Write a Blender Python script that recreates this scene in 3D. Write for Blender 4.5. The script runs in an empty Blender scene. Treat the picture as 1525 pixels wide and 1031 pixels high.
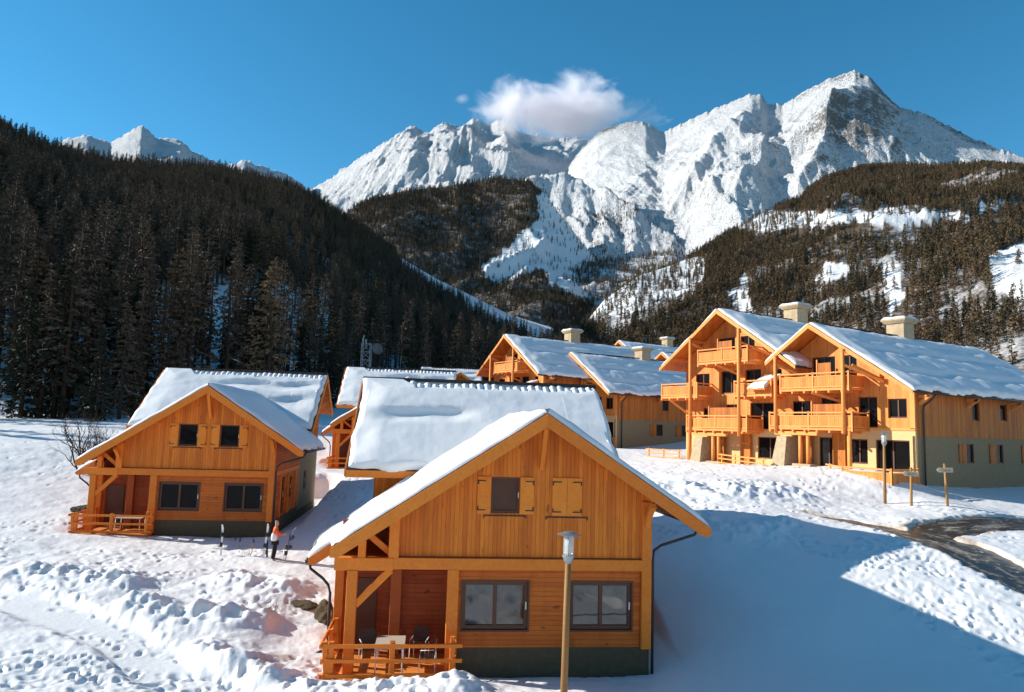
import bpy, bmesh, math, random
import numpy as np
from mathutils import Matrix, Vector

SC = bpy.context.scene
COL = SC.collection
R = math.radians

# ------------------------------------------------------------------ camera
F, CX, CY = 1090.0, 762.5, 515.5          # focal length and centre in photo pixels
ZC = 7.27                                  # eye height above the nearest chalet's base
PITCH, ROLL = math.atan(121 / F), R(1.7)
cam_d = bpy.data.cameras.new("camera")
cam = bpy.data.objects.new("camera", cam_d)
COL.objects.link(cam)
cam.location = (0, 0, ZC)
CAM_R = Matrix.Rotation(R(90) + PITCH, 3, 'X') @ Matrix.Rotation(ROLL, 3, 'Z')
cam.rotation_euler = CAM_R.to_euler()
cam_d.sensor_width = 36
cam_d.lens = F / 1525 * 36
cam_d.clip_end = 40000
cam_d.clip_start = 0.2
SC.camera = cam

# ------------------------------------------------------------------ light
SUN_EL, SUN_AZ = R(24.8), R(-80)            # low sun, half left and a little beyond the chalets (azimuth from +Y towards +X)
world = bpy.data.worlds.new("World")
SC.world = world
world.use_nodes = True
wn, wl = world.node_tree.nodes, world.node_tree.links
bg = wn["Background"]
sky = wn.new("ShaderNodeTexSky")
sky.sky_type = 'NISHITA'
sky.sun_disc = False
sky.sun_elevation = SUN_EL
sky.sun_rotation = SUN_AZ
sky.altitude = 1800
sky.air_density = 1.0
sky.dust_density = 0.1
sky.ozone_density = 3.0
hs = wn.new("ShaderNodeHueSaturation")
hs.inputs['Saturation'].default_value = 1.26
hs.inputs['Hue'].default_value = 0.482
wl.new(sky.outputs[0], hs.inputs['Color'])
wl.new(hs.outputs[0], bg.inputs['Color'])
bg.inputs['Strength'].default_value = 0.081
sun_d = bpy.data.lights.new("sun", 'SUN')
sun_d.energy = 3.5
sun_d.angle = R(0.53)
sun_d.color = (1.0, 0.96, 0.88)
sun = bpy.data.objects.new("sun", sun_d)
COL.objects.link(sun)
sun.location = (-60, 0, 60)
ldir = Vector((-math.sin(SUN_AZ) * math.cos(SUN_EL), -math.cos(SUN_AZ) * math.cos(SUN_EL), -math.sin(SUN_EL)))
sun.rotation_euler = ldir.to_track_quat('-Z', 'Y').to_euler()
SC.view_settings.view_transform = 'Standard'
SC.view_settings.look = 'None'
SC.view_settings.exposure = 1.12
SC.view_settings.gamma = 1
SC.cycles.max_bounces = 8
SC.cycles.diffuse_bounces = 5
SC.cycles.volume_bounces = 12
SC.cycles.transparent_max_bounces = 8

# ------------------------------------------------------------------ projection helpers (numbers only)
CRN = np.array(CAM_R)
def rays(px, py):
    px = np.asarray(px, float); py = np.asarray(py, float)
    v = np.stack([(px - CX) / F, -(py - CY) / F, -np.ones_like(px)], -1)
    return v @ CRN.T
def at(px, py, d):
    """world point on the photo's ray (px,py) at forward distance d"""
    r = rays(px, py)
    return Vector((r[0] / r[1] * d, d, ZC + r[2] / r[1] * d))
def az_el(px, py):
    r = rays(px, py)
    return np.arctan2(r[..., 0], r[..., 1]), np.arctan2(r[..., 2], np.hypot(r[..., 0], r[..., 1]))
def project(P):
    P = np.asarray(P, float) - np.array([0, 0, ZC])
    c = P @ CRN
    w = np.where(c[..., 2] < -1e-3, -c[..., 2], 1e9)
    return CX + F * c[..., 0] / w, CY - F * c[..., 1] / w

# ------------------------------------------------------------------ noise
def _hash(ix, iy, s):
    h = (ix.astype(np.int64) * 374761393 + iy.astype(np.int64) * 668265263 + s * 974634527) & 0x7fffffff
    h = ((h ^ (h >> 13)) * 1274126177) & 0x7fffffff
    return ((h ^ (h >> 16)) & 0xffff) / 65535.0
def vnoise(x, y, s=0):
    ix, iy = np.floor(x), np.floor(y)
    fx, fy = x - ix, y - iy
    fx = fx * fx * fx * (fx * (fx * 6 - 15) + 10); fy = fy * fy * fy * (fy * (fy * 6 - 15) + 10)
    a, b = _hash(ix, iy, s), _hash(ix + 1, iy, s)
    c, d = _hash(ix, iy + 1, s), _hash(ix + 1, iy + 1, s)
    return (a + (b - a) * fx) * (1 - fy) + (c + (d - c) * fx) * fy
def fbm(x, y, oct=4, s=0, gain=0.5):
    t, a, n = 0, 1, 0
    for o in range(oct):
        t = t + a * (vnoise(x, y, s + o * 17) * 2 - 1); n += a
        ca, sa = 0.8, 0.6
        x, y = (x * ca - y * sa) * 2.03 + 11.3, (x * sa + y * ca) * 2.03 - 7.1
        a *= gain
    return t / n
def ridged(x, y, oct=5, s=0, gain=0.5):
    t, a, n = 0, 1, 0
    for o in range(oct):
        v = 1 - np.abs(vnoise(x, y, s + o * 31) * 2 - 1)
        t = t + a * v * v; n += a
        ca, sa = 0.8, 0.6
        x, y = (x * ca - y * sa) * 2.07 + 3.7, (x * sa + y * ca) * 2.07 - 9.2
        a *= gain
    return t / n
def sstep(a, b, x):
    t = np.clip((x - a) / (b - a), 0, 1)
    return t * t * (3 - 2 * t)

# ------------------------------------------------------------------ object helpers
def tag(o, label=None, cat=None, group=None, kind=None):
    if label: o['label'] = label
    if cat: o['category'] = cat
    if group: o['group'] = group
    if kind: o['kind'] = kind
    return o
def thing(name, label, cat, loc=(0, 0, 0), rz=0, group=None):
    o = bpy.data.objects.new(name, None)
    o.empty_display_size = 0.2
    COL.objects.link(o)
    o.location = loc; o.rotation_euler = (0, 0, rz)
    return tag(o, label, cat, group)
def kids(o):
    return [c for c in bpy.data.objects if c.parent == o]
def copy_tree(o, parent=None):
    c = o.copy(); COL.objects.link(c)
    if parent: c.parent = parent
    for ch in kids(o): copy_tree(ch, c)
    return c

class MB:
    def __init__(s, M=None):
        s.v = []; s.f = []; s.mi = []; s.sm = []; s.M = M or Matrix.Identity(4); s.cur = 0; s.smooth = False
    def add(s, vs, fs, mi=None):
        b = len(s.v)
        s.v += [tuple(s.M @ Vector(p)) for p in vs]
        for f in fs:
            s.f.append(tuple(i + b for i in f)); s.mi.append(s.cur if mi is None else mi); s.sm.append(s.smooth)
    def hexa(s, p):      # 8 points: bottom 4 ccw, top 4 ccw
        s.add(p, [(3, 2, 1, 0), (4, 5, 6, 7), (0, 1, 5, 4), (1, 2, 6, 5), (2, 3, 7, 6), (3, 0, 4, 7)])
    def box(s, x0, x1, y0, y1, z0, z1):
        s.hexa([(x0, y0, z0), (x1, y0, z0), (x1, y1, z0), (x0, y1, z0), (x0, y0, z1), (x1, y0, z1), (x1, y1, z1), (x0, y1, z1)])
    def beam(s, p, q, w, h, up=(0, 0, 1), ch=0.012):
        p, q = Vector(p), Vector(q)
        d = (q - p).normalized(); up = Vector(up)
        if abs(d.dot(up)) > 0.98: up = Vector((0, 1, 0))
        a = d.cross(up).normalized(); b = a.cross(d).normalized()
        w2, h2 = w / 2, h / 2; c = min(ch, w2 * .4, h2 * .4)
        prof = [(-w2 + c, -h2), (w2 - c, -h2), (w2, -h2 + c), (w2, h2 - c), (w2 - c, h2), (-w2 + c, h2), (-w2, h2 - c), (-w2, -h2 + c)]
        vs = [p + a * u + b * v for u, v in prof] + [q + a * u + b * v for u, v in prof]
        n = 8
        s.add(vs, [tuple(range(n - 1, -1, -1)), tuple(range(n, 2 * n))] + [(i, (i + 1) % n, n + (i + 1) % n, n + i) for i in range(n)])
    def tube(s, pts, r, n=8, r2=None):
        pts = [Vector(p) for p in pts]
        m = len(pts); vs = []
        for i, p in enumerate(pts):
            d = (pts[min(i + 1, m - 1)] - pts[max(i - 1, 0)]).normalized()
            up = Vector((0, 0, 1)) if abs(d.z) < 0.95 else Vector((0, 1, 0))
            a = d.cross(up).normalized(); b = a.cross(d)
            rr = r if r2 is None else r + (r2 - r) * i / (m - 1)
            if isinstance(r, (list, tuple)): rr = r[i]
            vs += [p + (a * math.cos(2 * math.pi * k / n) + b * math.sin(2 * math.pi * k / n)) * rr for k in range(n)]
        fs = [(i * n + k, i * n + (k + 1) % n, (i + 1) * n + (k + 1) % n, (i + 1) * n + k) for i in range(m - 1) for k in range(n)]
        fs += [tuple(range(n - 1, -1, -1)), tuple((m - 1) * n + k for k in range(n))]
        o = s.smooth; s.smooth = True; s.add(vs, fs); s.smooth = o
    def lathe(s, prof, n=16, c=(0, 0, 0)):
        vs = []; m = len(prof)
        for r, z in prof:
            vs += [(c[0] + r * math.cos(2 * math.pi * k / n), c[1] + r * math.sin(2 * math.pi * k / n), c[2] + z) for k in range(n)]
        fs = [(i * n + k, i * n + (k + 1) % n, (i + 1) * n + (k + 1) % n, (i + 1) * n + k) for i in range(m - 1) for k in range(n)]
        fs += [tuple(range(n - 1, -1, -1)), tuple((m - 1) * n + k for k in range(n))]
        s.add(vs, fs)
    def wall(s, x0, x1, z0, top, y0, y1, holes=(), cuts=()):
        """upright wall along x between y0 and y1; top: number or function of x; holes: (xa,xb,za,zb)"""
        tf = top if callable(top) else (lambda x: top)
        xs = sorted(set([x0, x1] + [h[0] for h in holes] + [h[1] for h in holes] + [c for c in cuts if x0 < c < x1]))
        for xa, xb in zip(xs[:-1], xs[1:]):
            mid = (xa + xb) / 2
            hs_ = sorted([(h[2], h[3]) for h in holes if h[0] < mid < h[1]])
            z = z0
            for ha, hb in hs_ + [(None, None)]:
                if ha is None: ta, tb = tf(xa), tf(xb)
                else: ta = tb = ha
                if max(ta, tb) > z + 1e-4:
                    ta, tb = max(ta, z), max(tb, z)
                    s.hexa([(xa, y0, z), (xb, y0, z), (xb, y1, z), (xa, y1, z), (xa, y0, ta), (xb, y0, tb), (xb, y1, tb), (xa, y1, ta)])
                if hb is not None: z = hb
    def build(s, name, mats, parent=None, label=None):
        me = bpy.data.meshes.new(name)
        me.from_pydata(s.v, [], s.f)
        if not isinstance(mats, (list, tuple)): mats = [mats]
        for m in mats: me.materials.append(m)
        me.polygons.foreach_set('material_index', s.mi)
        me.polygons.foreach_set('use_smooth', s.sm)
        me.update()
        o = bpy.data.objects.new(name, me)
        COL.objects.link(o)
        if parent: o.parent = parent
        if label: o['label'] = label
        return o
def grid_mesh(name, P, mats, parent=None, smooth=True, attrs=None, wrap=False, extra=None):
    """P: (n,m,3) array of points -> one quad sheet"""
    n, m = P.shape[:2]
    me = bpy.data.meshes.new(name)
    i, j = np.meshgrid(np.arange(n - 1), np.arange(m if wrap else m - 1), indexing='ij')
    j2 = (j + 1) % m
    q = np.stack([i * m + j, i * m + j2, (i + 1) * m + j2, (i + 1) * m + j], -1).reshape(-1, 4)
    nv, nf = n * m, len(q)
    me.vertices.add(nv); me.vertices.foreach_set('co', P.reshape(-1).astype(np.float32))
    me.loops.add(nf * 4); me.loops.foreach_set('vertex_index', q.reshape(-1).astype(np.int32))
    me.polygons.add(nf)
    me.polygons.foreach_set('loop_start', np.arange(0, nf * 4, 4, dtype=np.int32))
    me.polygons.foreach_set('loop_total', np.full(nf, 4, dtype=np.int32))
    me.polygons.foreach_set('use_smooth', np.full(nf, smooth))
    for k, a in (attrs or {}).items():
        at_ = me.attributes.new(k, 'FLOAT', 'POINT'); at_.data.foreach_set('value', a.reshape(-1).astype(np.float32))
    me.update(); me.validate()
    for mt in (mats if isinstance(mats, (list, tuple)) else [mats]): me.materials.append(mt)
    o = bpy.data.objects.new(name, me)
    COL.objects.link(o)
    if parent: o.parent = parent
    return o

# ------------------------------------------------------------------ materials
class NT:
    def __init__(s, name, rough=0.7, spec=0.3):
        s.m = bpy.data.materials.new(name); s.m.use_nodes = True
        s.n, s.l = s.m.node_tree.nodes, s.m.node_tree.links
        s.b = s.n['Principled BSDF']; s.b.inputs['Roughness'].default_value = rough
        s.b.inputs['Specular IOR Level'].default_value = spec
        s._tc = None
    def tc(s, out='Object'):
        if s._tc is None: s._tc = s.n.new('ShaderNodeTexCoord')
        return s._tc.outputs[out]
    def setin(s, sock, v):
        if hasattr(v, 'is_output'): s.l.new(v, sock)
        else: sock.default_value = v if not isinstance(v, tuple) or len(v) != 3 or sock.type == 'VECTOR' else (*v, 1)
    def math(s, op, a, b=0.0, c=0.0):
        n = s.n.new('ShaderNodeMath'); n.operation = op
        for i, v in enumerate((a, b, c)): s.setin(n.inputs[i], v)
        return n.outputs[0]
    def sep(s, v):
        n = s.n.new('ShaderNodeSeparateXYZ'); s.setin(n.inputs[0], v); return n.outputs
    def comb(s, x, y, z):
        n = s.n.new('ShaderNodeCombineXYZ')
        for i, v in enumerate((x, y, z)): s.setin(n.inputs[i], v)
        return n.outputs[0]
    def vmul(s, v, k):
        n = s.n.new('ShaderNodeVectorMath'); n.operation = 'MULTIPLY'; s.setin(n.inputs[0], v); s.setin(n.inputs[1], k); return n.outputs[0]
    def noise(s, v, scale, detail=3, rough=0.55, dist=0):
        n = s.n.new('ShaderNodeTexNoise'); s.setin(n.inputs['Vector'], v)
        n.inputs['Scale'].default_value = scale; n.inputs['Detail'].default_value = detail
        n.inputs['Roughness'].default_value = rough; n.inputs['Distortion'].default_value = dist
        return n.outputs['Fac']
    def white(s, v):
        n = s.n.new('ShaderNodeTexWhiteNoise'); n.noise_dimensions = '1D'; s.setin(n.inputs['W'], v); return n.outputs['Value']
    def mix(s, f, a, b, mode='MIX'):
        n = s.n.new('ShaderNodeMix'); n.data_type = 'RGBA'; n.blend_type = mode
        s.setin(n.inputs[0], f); s.setin(n.inputs[6], a); s.setin(n.inputs[7], b); return n.outputs[2]
    def ramp(s, f, stops):
        n = s.n.new('ShaderNodeValToRGB'); s.setin(n.inputs[0], f); e = n.color_ramp.elements
        while len(e) < len(stops): e.new(0.5)
        for k, (p, c) in enumerate(stops):
            e[k].position = p; e[k].color = (*c, 1) if isinstance(c, tuple) else (c, c, c, 1)
        return n.outputs[0]
    def attr(s, name):
        n = s.n.new('ShaderNodeAttribute'); n.attribute_name = name; return n.outputs['Fac']
    def bump(s, h, dist=0.01, strength=0.6):
        n = s.n.new('ShaderNodeBump'); s.setin(n.inputs['Height'], h)
        n.inputs['Distance'].default_value = dist; n.inputs['Strength'].default_value = strength
        s.l.new(n.outputs[0], s.b.inputs['Normal'])
    def col(s, c): s.setin(s.b.inputs['Base Color'], c); return s.m
    def rough(s, r): s.setin(s.b.inputs['Roughness'], r)

def wood(name, dirn, cA, cB, w=0.13, gap=0.06, dark=0.35):
    """boards: dirn 'V' upright boards, 'H' lying boards, 'N' plain timber"""
    t = NT(name, 0.62, 0.25)
    o = t.tc(); x, y, z = t.sep(o)[:3]
    xy = t.math('ADD', x, y)
    oi = t.n.new('ShaderNodeObjectInfo')
    s = xy if dirn == 'V' else z
    if dirn == 'N':
        r = oi.outputs['Random']
        g = t.noise(t.vmul(o, (9, 9, 9)), 1.0, 5, 0.65, 0.6)
        kn = t.noise(o, 2.3, 2)
        base = t.mix(t.math('ADD', t.math('MULTIPLY', r, 0.45), t.math('MULTIPLY', kn, 0.55)), cA, cB)
        c = t.mix(t.math('MULTIPLY', t.ramp(g, [(0.35, 0.0), (0.75, 1.0)]), 0.35), base, tuple(k * 0.55 for k in cB))
        t.bump(g, 0.004, 0.4)
        return t.col(c)
    q = t.math('DIVIDE', s, w)
    idx = t.math('FLOOR', q); fr = t.math('FRACT', q)
    # boards are butt-joined at random lengths
    along = z if dirn == 'V' else xy
    ln = t.math('FLOOR', t.math('ADD', t.math('DIVIDE', along, 3.1), t.math('MULTIPLY', t.white(t.math('ADD', idx, 0.37)), 7.0)))
    r = t.white(t.math('MULTIPLY', idx, 3.17)) if dirn == 'V' else t.white(t.math('ADD', t.math('MULTIPLY', idx, 3.17), t.math('MULTIPLY', ln, 0.71)))
    sc = (14, 14, 1.3) if dirn == 'V' else (1.3, 1.3, 16)
    g = t.noise(t.vmul(o, sc), 1.0, 5, 0.65, 0.4)
    big = t.noise(o, 0.45, 3)
    f = t.math('ADD', t.math('MULTIPLY', r, 0.62), t.math('MULTIPLY', big, 0.38))
    base = t.mix(f, cA, cB)
    c = t.mix(t.math('MULTIPLY', t.ramp(g, [(0.42, 0.0), (0.8, 1.0)]), 0.4), base, tuple(k * 0.5 for k in cB))
    d = t.math('MINIMUM', fr, t.math('SUBTRACT', 1.0, fr))
    gp = t.ramp(d, [(0.0, 1.0), (gap, 0.0)])
    c = t.mix(t.math('MULTIPLY', gp, 0.75), c, tuple(k * dark for k in cB))
    kn = t.noise(t.vmul(o, (6.5, 6.5, 2.6) if dirn == 'V' else (2.6, 2.6, 6.5)), 1.0, 1, .4)
    c = t.mix(t.math('MULTIPLY', t.ramp(kn, [(.70, 0.0), (.76, 1.0)]), .6), c, tuple(k * .3 for k in cB))
    st = t.noise(t.vmul(o, (1.6, 1.6, .35)), 1.0, 4, .6)
    c = t.mix(t.math('MULTIPLY', t.ramp(st, [(.50, 0.0), (.72, 1.0)]), .5), c, tuple(k * .6 for k in cB))
    t.bump(t.math('ADD', t.math('MULTIPLY', gp, -1.0), t.math('MULTIPLY', g, 0.2)), 0.01, 0.6)
    return t.col(c)

M = {}
M['boards_v'] = wood('upright_boards', 'V', (0.97, 0.295, 0.032), (0.56, 0.125, 0.015))
M['boards_h'] = wood('lying_boards', 'H', (0.74, 0.19, 0.024), (0.40, 0.082, 0.013), 0.14)
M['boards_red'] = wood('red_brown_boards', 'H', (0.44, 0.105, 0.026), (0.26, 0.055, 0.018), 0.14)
M['timber'] = wood('timber', 'N', (0.94, 0.29, 0.036), (0.68, 0.17, 0.02))
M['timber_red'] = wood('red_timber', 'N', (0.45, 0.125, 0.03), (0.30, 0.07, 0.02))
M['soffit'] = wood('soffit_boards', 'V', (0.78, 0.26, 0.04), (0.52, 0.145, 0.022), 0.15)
M['pale_boards'] = wood('pale_upright_boards', 'V', (0.92, 0.34, 0.075), (0.62, 0.19, 0.036), 0.16, 0.04, 0.5)
M['pale_timber'] = wood('pale_timber', 'N', (0.93, 0.38, 0.10), (0.74, 0.245, 0.055))
M['side_boards'] = wood('darker_side_boards', 'V', (0.66, 0.225, 0.036), (0.36, 0.10, 0.016), 0.17)  # boards toned darker than the front walls
def simple(name, c, rough=0.6, spec=0.4, var=0.15, scale=6, bump=0.0, metal=0):
    t = NT(name, rough, spec)
    n = t.noise(t.tc(), scale, 4, 0.6)
    t.b.inputs['Metallic'].default_value = metal
    if bump: t.bump(n, bump, 0.6)
    return t.col(t.mix(n, tuple(k * (1 - var) for k in c), tuple(min(1, k * (1 + var)) for k in c)))
M['plinth'] = simple('rough_concrete', (0.098, 0.078, 0.046), 0.9, 0.2, 0.3, 5, 0.012)
M['plaster'] = simple('beige_plaster', (0.68, 0.44, 0.2), 0.9, 0.2, 0.1, 3, 0.004)
M['plaster_side'] = simple('shaded_plaster', (0.26, 0.20, 0.115), 0.9, 0.2, 0.2, 4, 0.006)  # beige plaster darkened for side walls, their shade put into the colour
M['stone'] = simple('pale_stone', (0.42, 0.32, 0.20), 0.9, 0.2, 0.45, 3.5, 0.05)
M['frame'] = simple('brown_frame', (0.11, 0.04, 0.018), 0.5, 0.4)
M['darkmetal'] = simple('dark_brown_metal', (0.035, 0.028, 0.025), 0.45, 0.5, 0.2, 8)
M['iron'] = simple('black_iron', (0.015, 0.015, 0.015), 0.5, 0.5)
M['tile'] = simple('dark_roof_tile', (0.045, 0.035, 0.03), 0.8, 0.3, 0.4, 12, 0.01)
M['brass'] = simple('pale_handle', (0.75, 0.7, 0.55), 0.35, 0.5)
M['curtain'] = simple('brown_curtain', (0.12, 0.055, 0.03), 0.9, 0.1, 0.3, 9)
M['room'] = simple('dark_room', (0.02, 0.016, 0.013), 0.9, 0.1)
M['plastic'] = simple('black_plastic', (0.018, 0.017, 0.02), 0.35, 0.5)
M['tabletop'] = simple('grey_table_top', (0.48, 0.42, 0.33), 0.5, 0.4, 0.15, 5)
M['pole_wood'] = wood('pole_wood', 'N', (0.40, 0.215, 0.075), (0.26, 0.125, 0.042))
M['white_paint'] = simple('white_paint', (0.8, 0.8, 0.78), 0.5, 0.4, 0.05)
M['grey_metal'] = simple('grey_metal', (0.35, 0.36, 0.36), 0.4, 0.5, 0.1, 8, 0, 0.7)
def glass(name, c, rough=0.04):
    t = NT(name, rough, 0.9); t.b.inputs['IOR'].default_value = 1.6
    n = t.noise(t.tc(), 1.6, 3)
    t.bump(t.noise(t.tc(), 1.1, 2), 0.02, 0.25)
    return t.col(t.mix(n, tuple(k * .4 for k in c), c))
M['pane_dark'] = glass('dark_window_glass', (0.012, 0.012, 0.012)); M['pane_dark'].node_tree.nodes['Principled BSDF'].inputs['IOR'].default_value = 1.25; M['pane_dark'].node_tree.nodes['Principled BSDF'].inputs['Specular IOR Level'].default_value = .35
M['pane_brown'] = glass('curtained_glass', (0.13, 0.05, 0.025), .15); M['pane_brown'].node_tree.nodes['Principled BSDF'].inputs['IOR'].default_value = 1.25
M['shutter'] = wood('shutter_boards', 'N', (0.97, 0.34, 0.042), (0.82, 0.23, 0.025))
M['pane'] = glass('window_glass', (0.02, 0.025, 0.03))
def snow(name, bump=0.03, scale=7, dirt=False, blue=(0.77, 0.755, 0.74)):
    t = NT(name, 0.55, 0.25)
    n1 = t.noise(t.tc(), scale, 5, 0.6); n2 = t.noise(t.tc(), scale * 9, 2)
    t.bump(t.math('ADD', n1, t.math('MULTIPLY', n2, 0.12)), bump, 0.7)
    c = t.mix(n1, blue, (0.82, 0.80, 0.78))
    if dirt:
        d = t.attr('dirt')
        f = t.math('MULTIPLY', d, t.ramp(t.noise(t.tc(), 1.7, 5, 0.65), [(0.3, 0.35), (0.62, 1.0)]))
        c = t.mix(f, c, (0.42, 0.25, 0.11))
    return t.col(c)
M['snow'] = snow('ground_snow', 0.03, 5, True)
M['roof_snow'] = snow('roof_snow', 0.02, 2.5)
# ------------------------------------------------------------------ the ground (heights through surveyed points)
YAW = R(6.2)
CH_A = (0.92 + 0.097, 22.7, 0.0)
CTRL = np.array([
 (-6,21,.15),(-2,22,0),(3.4,22.9,0),(-2,20,.45),(1.3,18.8,.62),(4,20.5,.35),(-12,18,.5),(-18,24,.95),(-12,26,.8),(-7.5,26.5,.6),(-10.7,33,1.15),
 (-20,39,1.45),(-13,38.7,1.25),(-12.6,50,2.7),(-25,40,1.9),(-30,40,2.2),(-35,50,3.9),(-50,70,6.1),(-60,90,7.5),(-30,92,7.6),(-30,66,5.3),
 (-9,48,3.3),(-10,58,3.5),(-6,62,3.5),(-5,82,5.6),(0,72,5),(2,50,3.6),(8,81,5.4),(14,83,5.4),(13.5,72,5.3),(15.7,64,4.85),(20.5,56,4.95),(24.6,47.6,4.9),
 (26.9,46.4,3.85),(36.7,52.2,3.85),(47,57,3.9),(13.8,44.6,4.2),(8.7,34,3.1),(5,34,2.5),(5,28.5,1.2),(4.8,23.4,.1),(13,27,1.95),(16,22.6,1.2),(11,22,.75),(8,25,1.05),
 (20,20,1.0),(15,17.5,.5),(10.5,31,2.55),(16.6,34,3.1),(18.3,27,2.1),(18.7,32,2.9),(27.7,39.6,3.0),(16.5,37.6,3.25),(40,41,3.0),(35,30,2.3),(22.2,43.6,3.5),(23.6,42,3.6),
 (25.8,42,3.6),(21,38,3.3),(60,60,4.5),(60,100,8),(30,100,9),(-60,125,12),(30,140,13),(18,125,11),(-13,120,8.2),(0,5,.4),(0,-20,0),(-40,-20,0),(40,-20,0),(-40,15,.8),(40,10,.8),
 (0,30,.8),(1,37,1.6),(-18,48,2.2),(-90,60,9),(-90,100,16),(90,60,6),(90,120,14),(0,150,14)])
def _tps(r2): return np.where(r2 > 1e-9, 0.5 * r2 * np.log(np.maximum(r2, 1e-9)), 0)
_xy = CTRL[:, :2] / 20.0
_K = _tps(((_xy[:, None] - _xy[None]) ** 2).sum(-1)) + 0.003 * np.eye(len(_xy))
_P = np.c_[np.ones(len(_xy)), _xy]
_A = np.block([[_K, _P], [_P.T, np.zeros((3, 3))]])
_W = np.linalg.solve(_A, np.r_[CTRL[:, 2], 0, 0, 0])
def tps_h(x, y):
    x = np.asarray(x, float) / 20; y = np.asarray(y, float) / 20
    o = _W[-3] + _W[-2] * x + _W[-1] * y
    for k in range(len(_xy)):
        o = o + _W[k] * _tps((x - _xy[k, 0]) ** 2 + (y - _xy[k, 1]) ** 2)
    return o
def base_h(x, y):
    x = np.asarray(x, float); y = np.asarray(y, float)
    r = np.hypot(x, y)
    k = np.minimum(1, 135 / np.maximum(r, 1e-6))
    return np.clip(tps_h(x * k, np.maximum(y * k, -25)), -1, 20)
def seg_dist(x, y, pts):
    best = np.full(np.shape(x), 1e9); par = np.zeros(np.shape(x)); L = 0
    for (ax, ay), (bx, by) in zip(pts[:-1], pts[1:]):
        dx, dy = bx - ax, by - ay; l = math.hypot(dx, dy)
        t = np.clip(((x - ax) * dx + (y - ay) * dy) / (l * l), 0, 1)
        d = np.hypot(x - ax - t * dx, y - ay - t * dy)
        par = np.where(d < best, L + t * l, par); best = np.minimum(best, d); L += l
    return best, par, L
ROADS = [([(15.6,38.6),(16.9,36.9),(18.0,34.8),(19.1,32.2),(19.2,29.4),(19.6,26.5),(21.0,23),(23.6,18),(27,10),(30,-5)], [.12,.35,.7,1.15,1.0,1.05,1.15,1.3,1.5,1.5]),
         ([(18.3,33.0),(20.2,35.1),(22.6,36.9),(27.7,39.6),(36,42.6),(60,48)], [.7,1.05,1.2,1.3,1.4,1.5])]
PATHS = [[(-24,27.6),(-20,26.8),(-16.7,26.0),(-14,24.6),(-11.8,23.2),(-10,21.8),(-8.2,20.4),(-5.4,18.7),(0,17.4),(5,16.5)]]
BANKS = [([(-13.6,26.0),(-11.5,25.4),(-9,25.2),(-7.4,25.6)], .55, .95), ([(-9.6,23.2),(-8.0,22.0),(-6,20.9),(-3.2,20.0),(0,19.5)], .45, .95),
         ([(-19.5,29.4),(-16.5,28.8),(-13,28.2)], .5, 1.1), ([(-12,30),(-9,29),(-7.2,28.4)], .4, 1.2), ([(8.2,33.6),(11,33.2),(14,35.5)], .35, 1.3), ([(6,45),(12,43),(18,44)], .4, 2.5)]
# footprints of houses: (x, y, rot, x0, x1, y0, y1, base)
FEET = []
def wpt(c, rz, x, y):
    return (c[0] + x * math.cos(rz) - y * math.sin(rz), c[1] + x * math.sin(rz) + y * math.cos(rz))
def detail_h(x, y):
    """lumps, prints and shovelled banks of the snow; returns (height, smoothness mask)"""
    r = np.hypot(x, y)
    near = 1 - sstep(55, 95, r)
    h = 0.10 * fbm(x * .35, y * .35, 3, 5) + 0.35 * fbm(x * .06, y * .06, 3, 9) * sstep(45, 80, r)
    # the drift between the nearest chalet and the road lies smooth
    smooth = sstep(3.4, 5.2, x - 0.1 * (y - 22)) * (1 - sstep(12.2, 14.2, x + .18 * (y - 25))) * (1 - sstep(30.5, 33, y)) * sstep(16.5, 18.0, y)
    am = 1 - 0.93 * smooth
    rough = sstep(-.25, .35, fbm(x * .12, y * .12, 3, 41))
    h = h + am * near * (0.03 + .06 * rough) * fbm(x * .85, y * .85, 4, 77, .5)
    h = h + am * near * .024 * fbm(x * 2.6, y * 3.6, 3, 19, .6) + am * near * .028 * (ridged(x * 1.9 + .6 * y, y * 1.2, 3, 55) - .5)
    for pts, a, w in BANKS:
        d, p, L = seg_dist(x, y, pts)
        b = np.exp(-(d / w) ** 2) * sstep(-.2, 1.2, p) * (1 - sstep(L - 1.2, L + .2, p))
        h = h + a * b * (0.75 + 0.75 * fbm(x * 1.1, y * 1.1, 3, 13, .6) + .25 * fbm(x * 3.1, y * 3.1, 2, 4))
    for pts in PATHS:
        d, p, L = seg_dist(x, y, pts)
        k = 1 - sstep(.65, 1.15, d + .25 * fbm(x * .8, y * .8, 3, 21))
        h = h * (1 - .9 * k) - .22 * k
    return h
def road_mask(x, y):
    k = np.zeros(np.shape(x))
    for pts, ws in ROADS:
        d, p, L = seg_dist(x, y, pts)
        cum = np.r_[0, np.cumsum([math.dist(a, b) for a, b in zip(pts[:-1], pts[1:])])]
        w = np.interp(p, cum, ws)
        e = d + .35 * fbm(x * .7, y * .7, 3, 63) + .12 * fbm(x * 3, y * 3, 2, 3)
        k = np.maximum(k, 1 - sstep(w, w + .35, e))
    return k
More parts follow.
